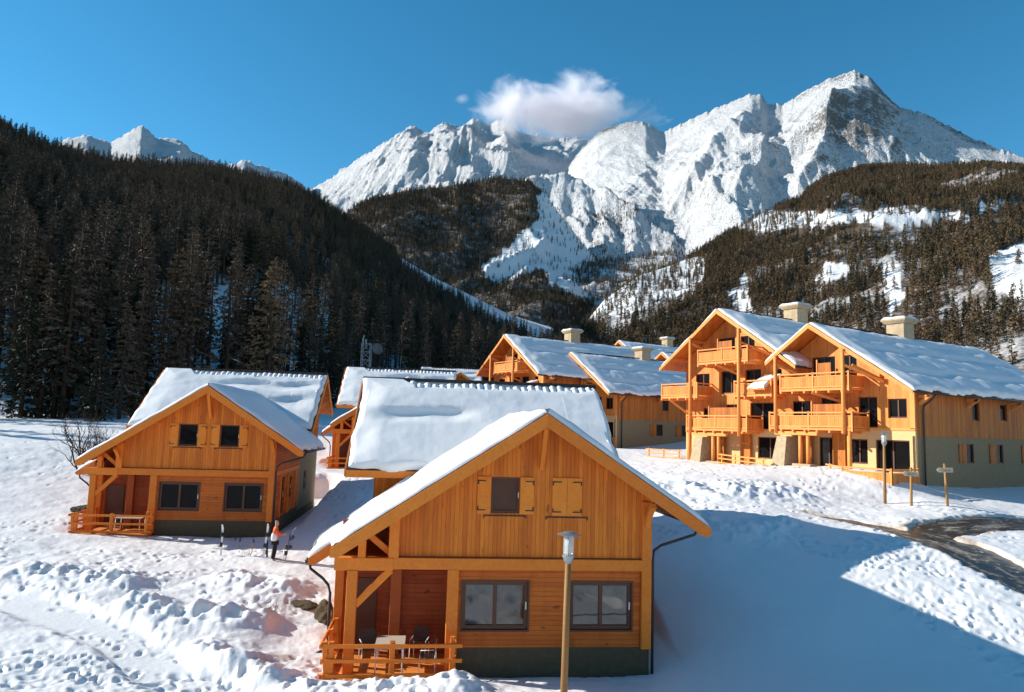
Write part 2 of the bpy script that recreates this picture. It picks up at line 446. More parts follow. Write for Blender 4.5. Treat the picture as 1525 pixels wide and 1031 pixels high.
def ground_h(x, y, det=True):
    x = np.asarray(x, float); y = np.asarray(y, float)
    b = base_h(x, y)
    h = b + (detail_h(x, y) if det else 0)
    k = road_mask(x, y)
    h = h * (1 - k) + (b - .24) * k
    for (cx, cy, rz, x0, x1, y0, y1, zb) in FEET:
        lx = (x - cx) * math.cos(rz) + (y - cy) * math.sin(rz); ly = -(x - cx) * math.sin(rz) + (y - cy) * math.cos(rz)
        dx = np.maximum(np.maximum(x0 - lx, lx - x1), 0); dy = np.maximum(np.maximum(y0 - ly, ly - y1), 0)
        d = np.hypot(dx, dy)
        lim = zb - .12 + np.where(d > 0, .10 + .38 * d, -.25)
        l2 = lim + 3 * sstep(1.0, 2.8, d); sm = np.where(d > 0, .22, .01); tt = np.clip(.5 + .5 * (h - l2) / sm, 0, 1)
        h = np.where(d < 2.8, h * (1 - tt) + l2 * tt - sm * tt * (1 - tt), h)
    return h
def gz(x, y): return float(ground_h(np.array([x]), np.array([y]))[0])

# where the buildings stand
CH_C = (-15.8 + .097, 37.8 + .9, 1.25)
CH_D = (-8.5, 61.0, 3.36)
CH_E = (-8.4, 119.8, 8.2)
for c in (CH_A, CH_C, CH_D, CH_E):
    FEET.append((c[0], c[1], YAW, -4.3, 3.45, 0, 15.5, c[2]))
    FEET.append((c[0], c[1], YAW, -6.0, -2.4, -.75, 3.0, c[2] + .12))
RB = R(-59)
AP1 = (21.4, 52.4, 5.17); AP2 = (16.9, 60.0, 4.9); AF1 = (6.97, 87.3, 6.2); AF2 = (-.96, 87.0, 5.67)
FEET.append((AP1[0], AP1[1], RB, -3.2, 6.6, 1.8, 22, AP1[2] - .15))
FEET.append((AP2[0], AP2[1], RB, -5.2, 6.0, 1.8, 22, AP2[2] - .15))

def build_ground():
    az = np.unique(np.r_[np.linspace(-180, -48, 60), np.linspace(-48, -40, 30), np.linspace(-40, 41, 900), np.linspace(41, 48, 24), np.linspace(48, 180, 60)])
    az = np.radians(az[:-1])
    rr = np.r_[[0.01, 3, 6, 9, 11], np.geomspace(12.5, 75, 430), np.geomspace(76, 160, 60), np.geomspace(170, 9000, 40)]
    A, RR = np.meshgrid(az, rr)
    X, Y = RR * np.sin(A), RR * np.cos(A)
    Z = ground_h(X, Y)
    # foot prints pressed in, one by one
    rng = np.random.default_rng(4)
    def dent(cx, cy, ang, L=.17, W=.10, dep=.09):
        i0, i1 = np.searchsorted(rr, math.hypot(cx, cy) - .45), np.searchsorted(rr, math.hypot(cx, cy) + .45)
        a = math.atan2(cx, cy); da = .45 / math.hypot(cx, cy)
        j0, j1 = np.searchsorted(az, a - da), np.searchsorted(az, a + da)
        sx, sy = X[i0:i1, j0:j1] - cx, Y[i0:i1, j0:j1] - cy
        u = (sx * math.cos(ang) + sy * math.sin(ang)) / L; v = (-sx * math.sin(ang) + sy * math.cos(ang)) / W
        q = np.sqrt(u * u + v * v)
        Z[i0:i1, j0:j1] += -dep * (1 - sstep(.25, 1.5, q)) + dep * .16 * np.exp(-((q - 1.7) / .4) ** 2)
    def field(n, x0, x1, y0, y1, dep=.09, keep=None, dens=-.1):
        xs, ys = rng.uniform(x0, x1, n), rng.uniform(y0, y1, n)
        d = fbm(xs * .25, ys * .25, 3, 91) > dens
        for k in range(n):
            if not d[k] or (keep and not keep(xs[k], ys[k])): continue
            s = rng.uniform(.6, 1.05)
            dent(xs[k], ys[k], rng.normal(.3, .9), .19 * s, .10 * s, dep * rng.uniform(.5, 1.3))
    field(1100, -16, -2, 14.5, 21.5, .065, lambda x, y: abs(x) < y * .8)
    field(1700, -26, -5, 22, 40, .06)
    field(500, -12, -7, 40, 58, .10, None, -.3)
    field(520, 12.4, 20, 20, 33, .065, lambda x, y: x + .18 * (y - 25) > 13.4 and abs(x) < y * .8, -.5)
    field(700, 5, 24, 33, 60, .10)
    field(500, -45, -20, 40, 80, .12)
    # long trails of steps
    for pts in ([(-18, 30), (-12, 37)], [(22, 41), (14, 48), (12, 60)], [(-9.4, 47), (-8.5, 58)], [(30, 41.8), (24, 40.8)]):
        d = 0
        for (ax, ay), (bx, by) in zip(pts[:-1], pts[1:]):
            l = math.dist((ax, ay), (bx, by)); t = 0
            while t < l:
                t += .38; d += 1
                nx, ny = -(by - ay) / l, (bx - ax) / l; sd = .12 * (1 if d % 2 else -1)
                dent(ax + (bx - ax) * t / l + nx * sd + rng.normal(0, .07), ay + (by - ay) * t / l + ny * sd + rng.normal(0, .07), math.atan2(by - ay, bx - ax) + rng.normal(0, .3), .17, .09, rng.uniform(.03, .10))
    dirt = np.zeros(X.shape)
    for cx, cy, s, a in ((-6.75, 21.9, .32, .9), (-6.5, 22.9, .3, .8), (-7.8, 27.3, .5, .35), (-6.6, 21.0, .25, .5), (1.2, 18.75, .25, .7), (-21, 38.2, .6, .3)):
        dirt += a * np.exp(-(((X - cx) ** 2 + (Y - cy) ** 2) / s ** 2))
    k = road_mask(X, Y)
    for pts, ws in ROADS:
        d, p, L = seg_dist(X, Y, pts)
        cum = np.r_[0, np.cumsum([math.dist(a, b) for a, b in zip(pts[:-1], pts[1:])])]
        w = np.interp(p, cum, ws)
        dirt += .75 * np.exp(-((d - w - .1) / .28) ** 2) * (RR < 80)
    dirt = np.clip(dirt, 0, 1)
    P = np.stack([X, Y, Z], -1)
    o = grid_mesh('snow_ground', P, M['snow'], attrs={'dirt': dirt}, wrap=True)
    tag(o, 'trodden white snow lying over the whole valley floor', None, None, 'structure')
build_ground()

def build_roads():
    t = NT('wet_road', 0.35, 0.5)
    uv = t.n.new('ShaderNodeAttribute'); uv.attribute_name = 'along'
    vv = t.n.new('ShaderNodeAttribute'); vv.attribute_name = 'across'
    co = t.comb(t.math('MULTIPLY', uv.outputs['Fac'], .28), t.math('MULTIPLY', vv.outputs['Fac'], 1.5), 0.0)
    n1 = t.noise(co, 1.3, 5, .62, .8); n2 = t.noise(t.tc(), 3.2, 5, .65)
    f = t.ramp(t.math('ADD', t.math('MULTIPLY', n1, .7), t.math('MULTIPLY', n2, .3)), [(.50, 0.0), (.62, 1.0)])
    c = t.mix(f, (.024, .021, .018), (.30, .255, .19)); c = t.mix(t.ramp(n2, [(.60, 0.0), (.72, .9)]), c, (.62, .60, .57))
    wet = t.math('ADD', t.math('MULTIPLY', f, .35), .28)
    t.rough(wet); t.bump(t.math('ADD', f, n2), .03, .6)
    m = t.col(c)
    for idx, (pts, ws) in enumerate(ROADS):
        S = []
        for k in range(len(pts) - 1):
            for q in np.linspace(0, 1, 14, endpoint=False):
                p0, p1, p2, p3 = [np.array(pts[min(max(k + d, 0), len(pts) - 1)], float) for d in (-1, 0, 1, 2)]
                S.append(np.r_[.5 * (2 * p1 + (p2 - p0) * q + (2 * p0 - 5 * p1 + 4 * p2 - p3) * q * q + (3 * p1 - p0 - 3 * p2 + p3) * q ** 3), ws[k] + (ws[k + 1] - ws[k]) * q])
        S = np.array(S); T = np.gradient(S[:, :2], axis=0); T /= np.linalg.norm(T, axis=1)[:, None]
        N = np.stack([-T[:, 1], T[:, 0]], -1)
        al = np.r_[0, np.cumsum(np.linalg.norm(np.diff(S[:, :2], axis=0), axis=1))]
        us = np.linspace(-1, 1, 22)
        XY = S[:, None, :2] + N[:, None] * us[None, :, None] * (S[:, None, 2:3] + .6)
        X, Y = XY[..., 0], XY[..., 1]
        Z = base_h(X, Y) - (.12 if idx == 0 else .126) + .05 * fbm(X * .9, Y * .9, 3, 8)
        o = grid_mesh('road', np.stack([X, Y, Z], -1), m, attrs={'along': np.repeat(al[:, None], 22, 1), 'across': us[None] * (S[:, 2:3] + .6)})
        tag(o, ['wet dark lane running down towards the lower corner past the drift', 'slushy branch of the lane leading off behind the signposts'][idx], None, None, 'structure')
build_roads()
# ------------------------------------------------------------------ hills and mountains
def terrain_mats():
    # snowy slope seen through brush: for wooded hills
    t = NT('hill_snow', .8, .2)
    g = t.n.new('ShaderNodeNewGeometry'); p = t.vmul(g.outputs['Position'], (.02, .02, .02))
    n = t.noise(p, 3.0, 6, .65); n2 = t.noise(p, 17, 4, .6)
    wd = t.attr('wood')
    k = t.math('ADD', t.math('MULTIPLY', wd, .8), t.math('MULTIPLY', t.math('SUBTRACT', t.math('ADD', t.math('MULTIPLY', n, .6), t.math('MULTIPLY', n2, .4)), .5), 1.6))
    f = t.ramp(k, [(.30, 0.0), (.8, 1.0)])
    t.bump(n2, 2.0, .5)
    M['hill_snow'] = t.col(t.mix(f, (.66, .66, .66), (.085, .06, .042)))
    t = NT('mountain_snow', .75, .2)
    g = t.n.new('ShaderNodeNewGeometry'); p = t.vmul(g.outputs['Position'], (.001, .001, .001))
    nz = t.sep(g.outputs['Normal'])[2]
    n = t.noise(p, 14, 8, .68); n2 = t.noise(p, 60, 5, .7); n3 = t.noise(t.vmul(p, (1, 1, .35)), 190, 3, .6)
    rk = t.attr('rock')
    det = t.math('ADD', t.math('MULTIPLY', n, .34), t.math('ADD', t.math('MULTIPLY', n2, .34), t.math('MULTIPLY', n3, .32)))
    k = t.math('ADD', t.math('MULTIPLY', t.math('SUBTRACT', det, .5), 2.4), t.math('ADD', t.math('MULTIPLY', rk, .62), t.math('MULTIPLY', t.math('SUBTRACT', .80, nz), .9)))
    f = t.ramp(k, [(.33, 0.0), (.52, 1.0)])
    n4 = t.noise(t.vmul(p, (1, 1, .5)), 420, 2, .5)
    sp = t.math('MULTIPLY', t.ramp(n4, [(.53, 0.0), (.60, 1.0)]), t.ramp(t.math('ADD', n, t.math('MULTIPLY', rk, .35)), [(.27, 0.0), (.47, .95)]))
    f = t.math('MAXIMUM', f, sp)
    t.bump(t.math('ADD', n2, t.math('MULTIPLY', n3, .6)), 17, .9)
    rc = t.mix(n3, (.085, .08, .08), (.24, .215, .19))
    M['mountain_snow'] = t.col(t.mix(f, (.72, .715, .715), rc))
terrain_mats()

def ridge_interp(pts):
    p = np.array(pts, float)
    a, e = az_el(p[:, 0], p[:, 1])
    return a, e
def polar_hill(name, label, crest, rc, rb, zb, ncol, nrow, mat, amp, nscale, seed, prof=1.0, jag=0.0, spurs=(), back=1.25, az_pad=None, rock=None, wood=None, crest_drop=0.0, gully=None):
    """a hill whose skyline follows crest [(px,py)..]; rc crest distance, rb foot distance, zb foot height (functions of azimuth)"""
    ca, ce = ridge_interp(crest)
    if az_pad:
        for (a_, e_) in az_pad:
            ca = np.r_[ca, R(a_)]; ce = np.r_[ce, R(e_)]
        o = np.argsort(ca); ca, ce = ca[o], ce[o]
    az = np.linspace(ca[0], ca[-1], ncol)
    ee = np.interp(az, ca, ce)
    RC, RBs, ZB = rc(az), rb(az), zb(az)
    JZ = jag * (ridged(az * 90, az * 0 + seed, 4, seed, .6) - .55) + jag * .5 * (ridged(az * 330, az * 0 + seed, 3, seed + 5) - .5)
    zc = ZC + RC * np.tan(ee) - crest_drop
    jz = JZ * RC
    v = np.r_[np.linspace(0, 1, nrow), 1 + (np.linspace(0, 1, 8)[1:]) * (back - 1)]
    V, AZ = np.meshgrid(v, az, indexing='ij')
    VC = np.minimum(V, 1)
    rr = RBs[None] + (RC - RBs)[None] * V
    X, Y = rr * np.sin(AZ), rr * np.cos(AZ)
    Z = ZB[None] + (zc - ZB)[None] * VC ** prof
    Z = Z - (V > 1) * (V - 1) * (RC - RBs)[None] * .55
    env = np.sin(np.pi * np.clip(VC, 0, 1)) ** .7
    span = np.maximum(zc - ZB, 1)[None]
    nx, ny = X / nscale, Y / nscale
    wx = nx + .5 * fbm(nx * .7, ny * .7, 3, seed + 3); wy = ny + .5 * fbm(nx * .7, ny * .7, 3, seed + 4)
    N = ridged(wx, wy, 6, seed, .52) - .5
    Z = Z + env * amp * span * N + jz[None] * sstep(.94, 1.0, VC) * (.4 + 1.2 * vnoise(V * 14 + AZ * 60, AZ * 200, seed))
    if gully: Z = Z + env * gully[0] * span * (ridged(AZ * gully[1] + gully[2] * V + .15 * fbm(V * 6, AZ * 20, 3, seed), V * gully[3] + 3, 5, seed + 8, .55) - .5)
    sp_rock = np.zeros_like(Z)
    for (pts, a, w, rk) in spurs:
        sa, se = ridge_interp(pts)
        eb = np.arctan2(ZB - ZC, RBs)
        vs = []
        for q in range(len(sa)):
            c = np.interp(sa[q], az, ee); b = np.interp(sa[q], az, eb)
            # slant the profile: find v whose elevation matches
            vv = np.linspace(0, 1, 60); j = np.argmin(abs(az - sa[q]))
            el = np.arctan2(ZB[j] + (zc[j] - ZB[j]) * vv ** prof - ZC, RBs[j] + (RC[j] - RBs[j]) * vv)
            vs.append(np.interp(se[q], el, vv))
        o = np.argsort(vs); vs = np.array(vs)[o]; sa = sa[o]
        line = np.interp(VC, vs, sa)
        d = (AZ - line) + .006 * fbm(V * 9, AZ * 0 + seed, 3, 2)
        fade = sstep(vs[0] - .12, vs[0] + .1, VC) * (1 - sstep(.62, .98, VC))
        Z = Z + a * span * fade * np.exp(-np.abs(d) / w)
        if rk: sp_rock += rk * fade * np.exp(-((d - w * .6) / (w * .9)) ** 2)
    P = np.stack([X, Y, Z], -1)
    at_ = {}
    px, py = project(P)
    if rock is not None: at_['rock'] = np.clip(rock(px, py, V) + sp_rock, -1, 2)
    if wood is not None: at_['wood'] = wood(px, py, X, Y)
    ob = grid_mesh(name, P, mat, attrs=at_)
    tag(ob, label, None, None, 'structure')
    def h(x, y):   # height lookup
        a = np.arctan2(x, y); r = np.hypot(x, y)
        i = (a - az[0]) / (az[-1] - az[0]) * (ncol - 1)
        ok = (i >= 0) & (i <= ncol - 1)
        i0 = np.clip(i.astype(int), 0, ncol - 2); fi = np.clip(i - i0, 0, 1)
        vv = (r - np.interp(a, az, RBs)) / np.maximum(np.interp(a, az, RC) - np.interp(a, az, RBs), 1)
        j = np.interp(vv, v, np.arange(len(v)))
        ok &= (vv >= 0) & (vv <= 1.03)
        j0 = np.clip(j.astype(int), 0, len(v) - 2); fj = j - j0
        z = (Z[j0, i0] * (1 - fi) + Z[j0, i0 + 1] * fi) * (1 - fj) + (Z[j0 + 1, i0] * (1 - fi) + Z[j0 + 1, i0 + 1] * fi) * fj
        return z, ok, vv
    h.az = (az[0], az[-1]); h.RB = (az, RBs); h.RC = (az, RC)
    return h
def fpx(pts):
    """function of azimuth through (photo column on the horizon, value)"""
    a = np.arctan2(np.array([p[0] for p in pts], float) - CX, F); v = np.array([p[1] for p in pts], float)
    return lambda az: np.interp(az, a, v)
def poly_in(px, py, poly, rag=1.0):
    px = px + rag * (14 * fbm(px / 26, py / 14, 3, 301) + 5 * fbm(px / 7, py / 5, 2, 303)); py = py + rag * 9 * fbm(px / 22 + 9, py / 15, 3, 302)
    c = np.zeros(np.shape(px), bool); n = len(poly)
    for k in range(n):
        (x0, y0), (x1, y1) = poly[k], poly[(k + 1) % n]
        hit = ((y0 > py) != (y1 > py)) & (px < (x1 - x0) * (py - y0) / (y1 - y0 + 1e-9) + x0)
        c ^= hit
    return c

CLEAR_STRIPE = [(574, 344), (612, 354), (662, 385), (712, 416), (772, 449), (828, 488), (802, 494), (742, 467), (690, 437), (638, 407), (594, 374)]
# forested hill to the left of the valley, lying in its own shade
H1 = polar_hill('wooded_hillside', 'dark forested hillside rising behind the left chalet',
    [(-60, 165), (0, 192), (50, 215), (100, 230), (160, 243), (230, 246), (300, 250), (350, 258), (430, 273), (470, 293), (520, 326), (560, 352), (600, 378), (650, 408), (700, 432), (760, 462), (820, 480), (870, 498), (905, 520), (960, 560), (1000, 590)],
    fpx([(-1500, 330), (-400, 450), (0, 640), (300, 900), (470, 1250), (620, 1450), (800, 1500), (900, 1350), (1000, 1200)]),
    fpx([(-1500, 80), (0, 98), (250, 98), (400, 115), (560, 165), (700, 190), (900, 240), (1000, 260)]),
    fpx([(-1500, 4), (0, 6.3), (250, 6.5), (400, 8.5), (600, 12), (1000, 14)]),
    420, 130, M['hill_snow'], .07, 160, 3, prof=1.05, az_pad=[(-80, 4), (-66, 12), (-50, 18)], crest_drop=10,
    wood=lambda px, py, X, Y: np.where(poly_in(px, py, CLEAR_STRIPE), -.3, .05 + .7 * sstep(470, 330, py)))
# wooded knoll in the middle distance
GULLY = [(815, 270), (802, 318), (785, 345), (748, 375), (722, 396), (740, 420), (800, 400), (860, 440), (960, 470), (960, 270)]
H2 = polar_hill('wooded_knoll', 'forested knoll under the snowy peaks',
    [(440, 400), (480, 350), (530, 303), (560, 291), (600, 282), (650, 277), (700, 269), (740, 262), (790, 268), (812, 286), (835, 318), (870, 362), (905, 405), (940, 440)],
    fpx([(440, 2300), (700, 2500), (900, 2200)]), fpx([(440, 1500), (900, 1300)]), fpx([(440, 150), (900, 60)]),
    260, 70, M['hill_snow'], .16, 330, 11, prof=.9, crest_drop=6, wood=lambda px, py, X, Y: np.where(poly_in(px, py, GULLY), -.3, 1.0))
# brown wooded foothill at the mouth of the valley
H6 = polar_hill('wooded_foothill', 'brown wooded foothill at the head of the valley',
    [(640, 470), (690, 425), (720, 398), (760, 392), (800, 385), (870, 388), (940, 382), (1000, 372), (1040, 380), (1080, 400)],
    fpx([(640, 2000), (1080, 2100)]), fpx([(640, 1350), (1080, 1250)]), fpx([(640, 60), (1080, 60)]),
    220, 50, M['hill_snow'], .15, 240, 23, prof=.9, crest_drop=6, wood=lambda px, py, X, Y: .6 + 0 * px)
H5_OPEN = [[(868, 470), (900, 430), (960, 392), (1040, 382), (1050, 410), (1010, 440), (960, 462), (900, 475)], [(1090, 330), (1140, 316), (1240, 318), (1320, 312), (1440, 318), (1440, 327), (1330, 331), (1240, 333), (1180, 340), (1110, 345)], [(1215, 395), (1262, 390), (1262, 415), (1215, 415)], [(1478, 380), (1525, 360), (1560, 440), (1525, 455), (1480, 430)], [(1320, 400), (1345, 390), (1350, 440), (1325, 470)], [(1450, 305), (1500, 302), (1500, 310), (1450, 312)], [(1085, 450), (1110, 400), (1120, 430), (1110, 470)]]
def h5_wood(px, py, X, Y):
    w = .95 + .35 * fbm(X / 55, Y / 55, 4, 15)
    for k in H5_OPEN: w = np.where(poly_in(px, py, k), 0, w)
    return w - .25 * sstep(1150, 900, px)
# sunlit wooded hill behind the apartment blocks
H5 = polar_hill('larch_hillside', 'sunlit hillside of brown larches behind the apartment blocks',
    [(855, 500), (870, 474), (900, 438), (950, 404), (1000, 388), (1030, 376), (1080, 345), (1130, 315), (1190, 290), (1230, 260), (1280, 246), (1340, 242), (1400, 244), (1460, 240), (1525, 246), (1600, 262), (1800, 330)],
    fpx([(855, 900), (1030, 1200), (1280, 1900), (1525, 1800), (1800, 1500)]),
    fpx([(855, 640), (1000, 520), (1280, 420), (1525, 350), (1800, 320)]), fpx([(855, 24), (1280, 28), (1800, 24)]),
    420, 150, M['hill_snow'], .10, 210, 31, prof=.95, az_pad=[(50, 8), (62, 3)], crest_drop=8, wood=h5_wood)
# snowy range
def rk_main(px, py, V):
    r = -.11 + .35 * sstep(.93, 1.0, V)
    r = r + .42 * np.exp(-(((px - 1290) / 65) ** 2 + ((py - 165) / 48) ** 2)) + .32 * np.exp(-(((px - 1420) / 90) ** 2 + ((py - 205) / 26) ** 2))
    r = r + .5 * np.exp(-(((px - 930) / 42) ** 2 + ((py - 192) / 16) ** 2)) - .25 * np.exp(-(((px - 880) / 70) ** 2 + ((py - 275) / 45) ** 2))
    r = r + .12 * sstep(1150, 1230, px) - .22 * np.exp(-(((px - 1030) / 80) ** 2 + ((py - 200) / 40) ** 2))
    return r
H4 = polar_hill('snowy_peak', 'snow covered rocky peak towering on the valley side',
    [(690, 470), (735, 392), (760, 345), (800, 302), (822, 278), (838, 262), (855, 236), (872, 214), (890, 197), (905, 189), (935, 181), (962, 181), (978, 192), (990, 196), (1040, 171), (1080, 155), (1120, 138), (1133, 142), (1143, 153), (1165, 156), (1200, 134), (1230, 118), (1252, 112), (1272, 104), (1298, 117), (1318, 139), (1340, 160), (1368, 165), (1400, 180), (1440, 201), (1480, 217), (1525, 234), (1650, 290), (1900, 380)],
    fpx([(690, 3400), (838, 4300), (1130, 4000), (1272, 3700), (1525, 3300), (1900, 2800)]),
    fpx([(690, 2100), (838, 2150), (1100, 1500), (1272, 1700), (1525, 1600), (1900, 1300)]), fpx([(690, 120), (838, 120), (1000, 60), (1900, 60)]),
    620, 230, M['mountain_snow'], .10, 640, 41, prof=1.0, jag=.004, gully=(.032, 17, 4.5, 2.2),
    spurs=[([(1272, 104), (1262, 140), (1242, 190), (1222, 245), (1190, 290)], .10, .035, .20), ([(1125, 139), (1098, 190), (1052, 250), (1012, 300), (985, 345)], .06, .03, 0),
           ([(1362, 165), (1344, 200), (1325, 240)], .05, .02, .1), ([(915, 186), (892, 215), (862, 252)], .035, .018, .2), ([(1200, 134), (1172, 180), (1130, 250), (1085, 320)], .03, .02, 0)],
    rock=rk_main)
H3 = polar_hill('snowy_range', 'far jagged snowy range under the cloud',
    [(380, 330), (450, 290), (475, 275), (520, 245), (560, 220), (590, 200), (612, 187), (625, 193), (640, 197), (652, 186), (664, 182), (680, 189), (693, 186), (704, 175), (716, 180), (730, 185), (742, 178), (752, 178), (765, 190), (780, 198), (810, 202), (832, 207), (860, 202), (900, 210), (960, 220), (1040, 240)],
    fpx([(380, 5600), (700, 6000), (1040, 6200)]), fpx([(380, 2700), (820, 2300), (1040, 2600)]), fpx([(380, 500), (700, 500), (850, 330), (1040, 500)]),
    460, 170, M['mountain_snow'], .10, 760, 57, prof=.95, jag=.006, gully=(.045, 20, -3.5, 2.2),
    spurs=[([(612, 188), (585, 225), (545, 270)], .05, .03, .1), ([(704, 176), (690, 220), (660, 265)], .06, .03, .15), ([(752, 179), (752, 215), (760, 255)], .05, .025, .1), ([(664, 183), (640, 225), (610, 260)], .03, .02, .1)],
    rock=lambda px, py, V: -.08 + .28 * sstep(.86, 1.0, V) + .12 * np.exp(-(((px - 650) / 60) ** 2 + ((py - 215) / 25) ** 2)))
H8 = polar_hill('snow_bowl', 'bright open snow slopes running down from the bowl between the peaks',
    [(600, 350), (660, 320), (720, 290), (765, 268), (795, 259), (815, 263), (840, 256), (866, 268), (884, 280), (902, 276), (926, 298), (946, 302), (968, 330), (1000, 348), (1040, 392), (1080, 430)],
    fpx([(600, 2900), (850, 3100), (1080, 2300)]), fpx([(600, 2350), (850, 1900), (1080, 1500)]), fpx([(600, 90), (1080, 70)]),
    260, 90, M['mountain_snow'], .17, 380, 83, prof=1.15, jag=.007, gully=(.07, 22, 2.5, 2.0), rock=lambda px, py, V: -.24 + .10 * sstep(880, 960, px))
H7 = polar_hill('distant_summits', 'distant snowy summits peeping over the dark forest ridge',
    [(-80, 150), (-20, 165), (0, 172), (20, 192), (60, 225), (90, 210), (130, 200), (165, 211), (190, 195), (212, 185), (235, 205), (270, 208), (285, 222), (310, 235), (335, 245), (365, 236), (385, 246), (410, 252), (440, 266), (480, 300)],
    fpx([(-80, 5200), (480, 5600)]), fpx([(-80, 2600), (480, 2900)]), fpx([(-80, 500), (480, 500)]),
    260, 70, M['mountain_snow'], .14, 500, 71, prof=1.0, jag=.006, rock=lambda px, py, V: .02 + .3 * sstep(.9, 1, V))
# hills behind the viewer close the valley (seen only in the window panes)
def back_hill():
    az = np.radians(np.linspace(70, 290, 140)); v = np.linspace(0, 1, 24)
    V, A = np.meshgrid(v, az, indexing='ij')
    s = np.minimum(1, np.minimum(A - az[0], az[-1] - A) / .5)
    top = (130 + 110 * ridged(A * 3, A * 0, 3, 5)) * np.where(A > math.pi * 1.25, .55, 1) * s
    rr = 170 + V * 520
    Z = 3 + top * V ** 1.1 + 14 * fbm(rr / 60, A * 9, 4, 3) * V - 3 * (1 - s)
    o = grid_mesh('back_hillside', np.stack([rr * np.sin(A), rr * np.cos(A), Z], -1), M['hill_snow'], attrs={'wood': .55 * np.ones_like(Z)})
    tag(o, 'wooded hillside closing the valley behind the viewer', None, None, 'structure')
back_hill()

# ------------------------------------------------------------------ trees
def needle_mat(name, a, b):
    t = NT(name, .85, .15)
    oi = t.n.new('ShaderNodeObjectInfo')
    n = t.noise(t.tc(), 1.1, 3)
    return t.col(t.mix(t.math('ADD', t.math('MULTIPLY', oi.outputs['Random'], .55), t.math('MULTIPLY', n, .45)), a, b))
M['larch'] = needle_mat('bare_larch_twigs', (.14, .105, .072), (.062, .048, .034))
M['larch_lit'] = needle_mat('sunlit_larch_twigs', (.22, .145, .075), (.11, .075, .042))  # lighter copy of the larch twigs, sunlit tone put into the colour
M['spruce'] = needle_mat('dark_spruce_needles', (.022, .03, .018), (.04, .038, .022))
M['bark'] = simple('larch_bark', (.055, .038, .026), .9, .1, .3, 3, .02)
M['twig_snow'] = simple('snow_on_twigs', (.85, .87, .9), .6, .2, .05)
def tree_meshes(h, r, levels, per, seed, twigs=6, low=.12, snowy=.12, pw=.75, tq=(.45, .13), quad=True):
    rng = random.Random(seed)
    tr = MB(); cr = MB()
    lean = [(rng.uniform(-.02, .02) * h * k / 4, rng.uniform(-.02, .02) * h * k / 4, h * k / 4 - (.6 if k == 0 else 0)) for k in range(5)]
    rt = h * .011 + .05
    tr.tube(lean, [rt * 1.25, rt, rt * .72, rt * .42, .015], 7 if twigs > 2 else 5)
    def axis(z):
        k = min(3.999, max(0, z / h * 4)); i = int(k); f = k - i
        return Vector(lean[i]).lerp(Vector(lean[i + 1]), f)
    for L in range(levels):
        t = low + (1 - low) * (L + rng.random() * .7) / levels
        z = t * h
        ln0 = r * (1 - t) ** pw * (1 if t > low + .08 else .75) + .12
        for b in range(per):
            a = rng.uniform(0, 2 * math.pi); ln = ln0 * rng.uniform(.55, 1.2)
            p0 = axis(z); p0 = Vector((p0.x, p0.y, z))
            d = Vector((math.cos(a), math.sin(a), 0)); up = rng.uniform(-.1, .30)
            pts = [p0, p0 + d * ln * .5 + Vector((0, 0, ln * (up * .5 - .06))), p0 + d * ln + Vector((0, 0, ln * (up * .5 - .30 + .22 * t)))]
            sd = Vector((-d.y, d.x, 0)); w = .03 + .014 * ln
            if quad:
                cr.add([pts[0] + sd * w, pts[0] - sd * w, pts[1] - sd * w * .8, pts[1] + sd * w * .8, pts[2]], [(0, 1, 2, 3), (3, 2, 4)], 0)
            isn = rng.random() < snowy
            if isn:
                o = Vector((0, 0, .05))
                cr.add([pts[0].lerp(pts[1], .3) + o, pts[1] + sd * w * 1.6 + o, pts[2] + o, pts[1] - sd * w * 1.6 + o], [(0, 1, 2, 3)], 1)
            for q in range(twigs):
                f = rng.uniform(.18, 1.0)
                c = (pts[0].lerp(pts[1], f * 2) if f < .5 else pts[1].lerp(pts[2], f * 2 - 1))
                tl = tq[0] * (.5 + .09 * r + .55 * ln * .35) * rng.uniform(.6, 1.3); tw = tq[1] * rng.uniform(.7, 1.5) * (1 + .12 * ln)
                dr = (d * rng.uniform(.1, .9) + sd * rng.uniform(-1, 1) + Vector((0, 0, rng.uniform(-.75, .25)))).normalized()
                n = dr.cross(Vector((rng.uniform(-1, 1), rng.uniform(-1, 1), rng.uniform(-.3, 1)))).normalized() * tw
                cr.add([c + n, c - n, c + dr * tl - n * .5, c + dr * tl + n * .5], [(0, 1, 2, 3)], 0)
    return tr, cr
TREE = {}
def make_tree(key, name, label, cat, group, needle, loc, rz=0, sc=1, **kw):
    root = thing(name, label, cat, loc, rz, group)
    root.scale = (sc, sc, sc)
    tr, cr = tree_meshes(**kw)
    a = tr.build('trunk', M['bark'], root); b = cr.build('crown', [M[needle], M['twig_snow']], root)
    TREE[key] = (root, a, b)
    return root
def put_tree(key, loc, rz, sc, label=None, group=None):
    src, a, b = TREE[key]
    c = src.copy(); COL.objects.link(c); c.location = loc; c.rotation_euler = (0, 0, rz); c.scale = (sc, sc, sc)
    for ch in (a, b):
        d = ch.copy(); COL.objects.link(d); d.parent = c
    c['label'] = label or LBL; c['group'] = group or GRP; c['category'] = 'tree'
    return c
def hz(h, x, y):
    z, ok, v = h(np.array([x], float), np.array([y], float)); return float(z[0]) if ok[0] else gz(x, y)
GRP = 'dark trees along the edge of the left forest'
LBL = 'dark bare tree on the snowy edge of the forest behind the chalets'
FIRST = {}
def edge_tree(key, px, d, sc, rz, kind='larch_tree', **kw):
    x = (px - CX) / F * d; y = d
    z = hz(H1, x, y) - .3
    if key not in TREE:
        return make_tree(key, kind, LBL, 'tree', GRP, kw.pop('needle'), (x, y, z), rz, sc, **kw)
    return put_tree(key, (x, y, z), rz, sc)
rng = random.Random(12)
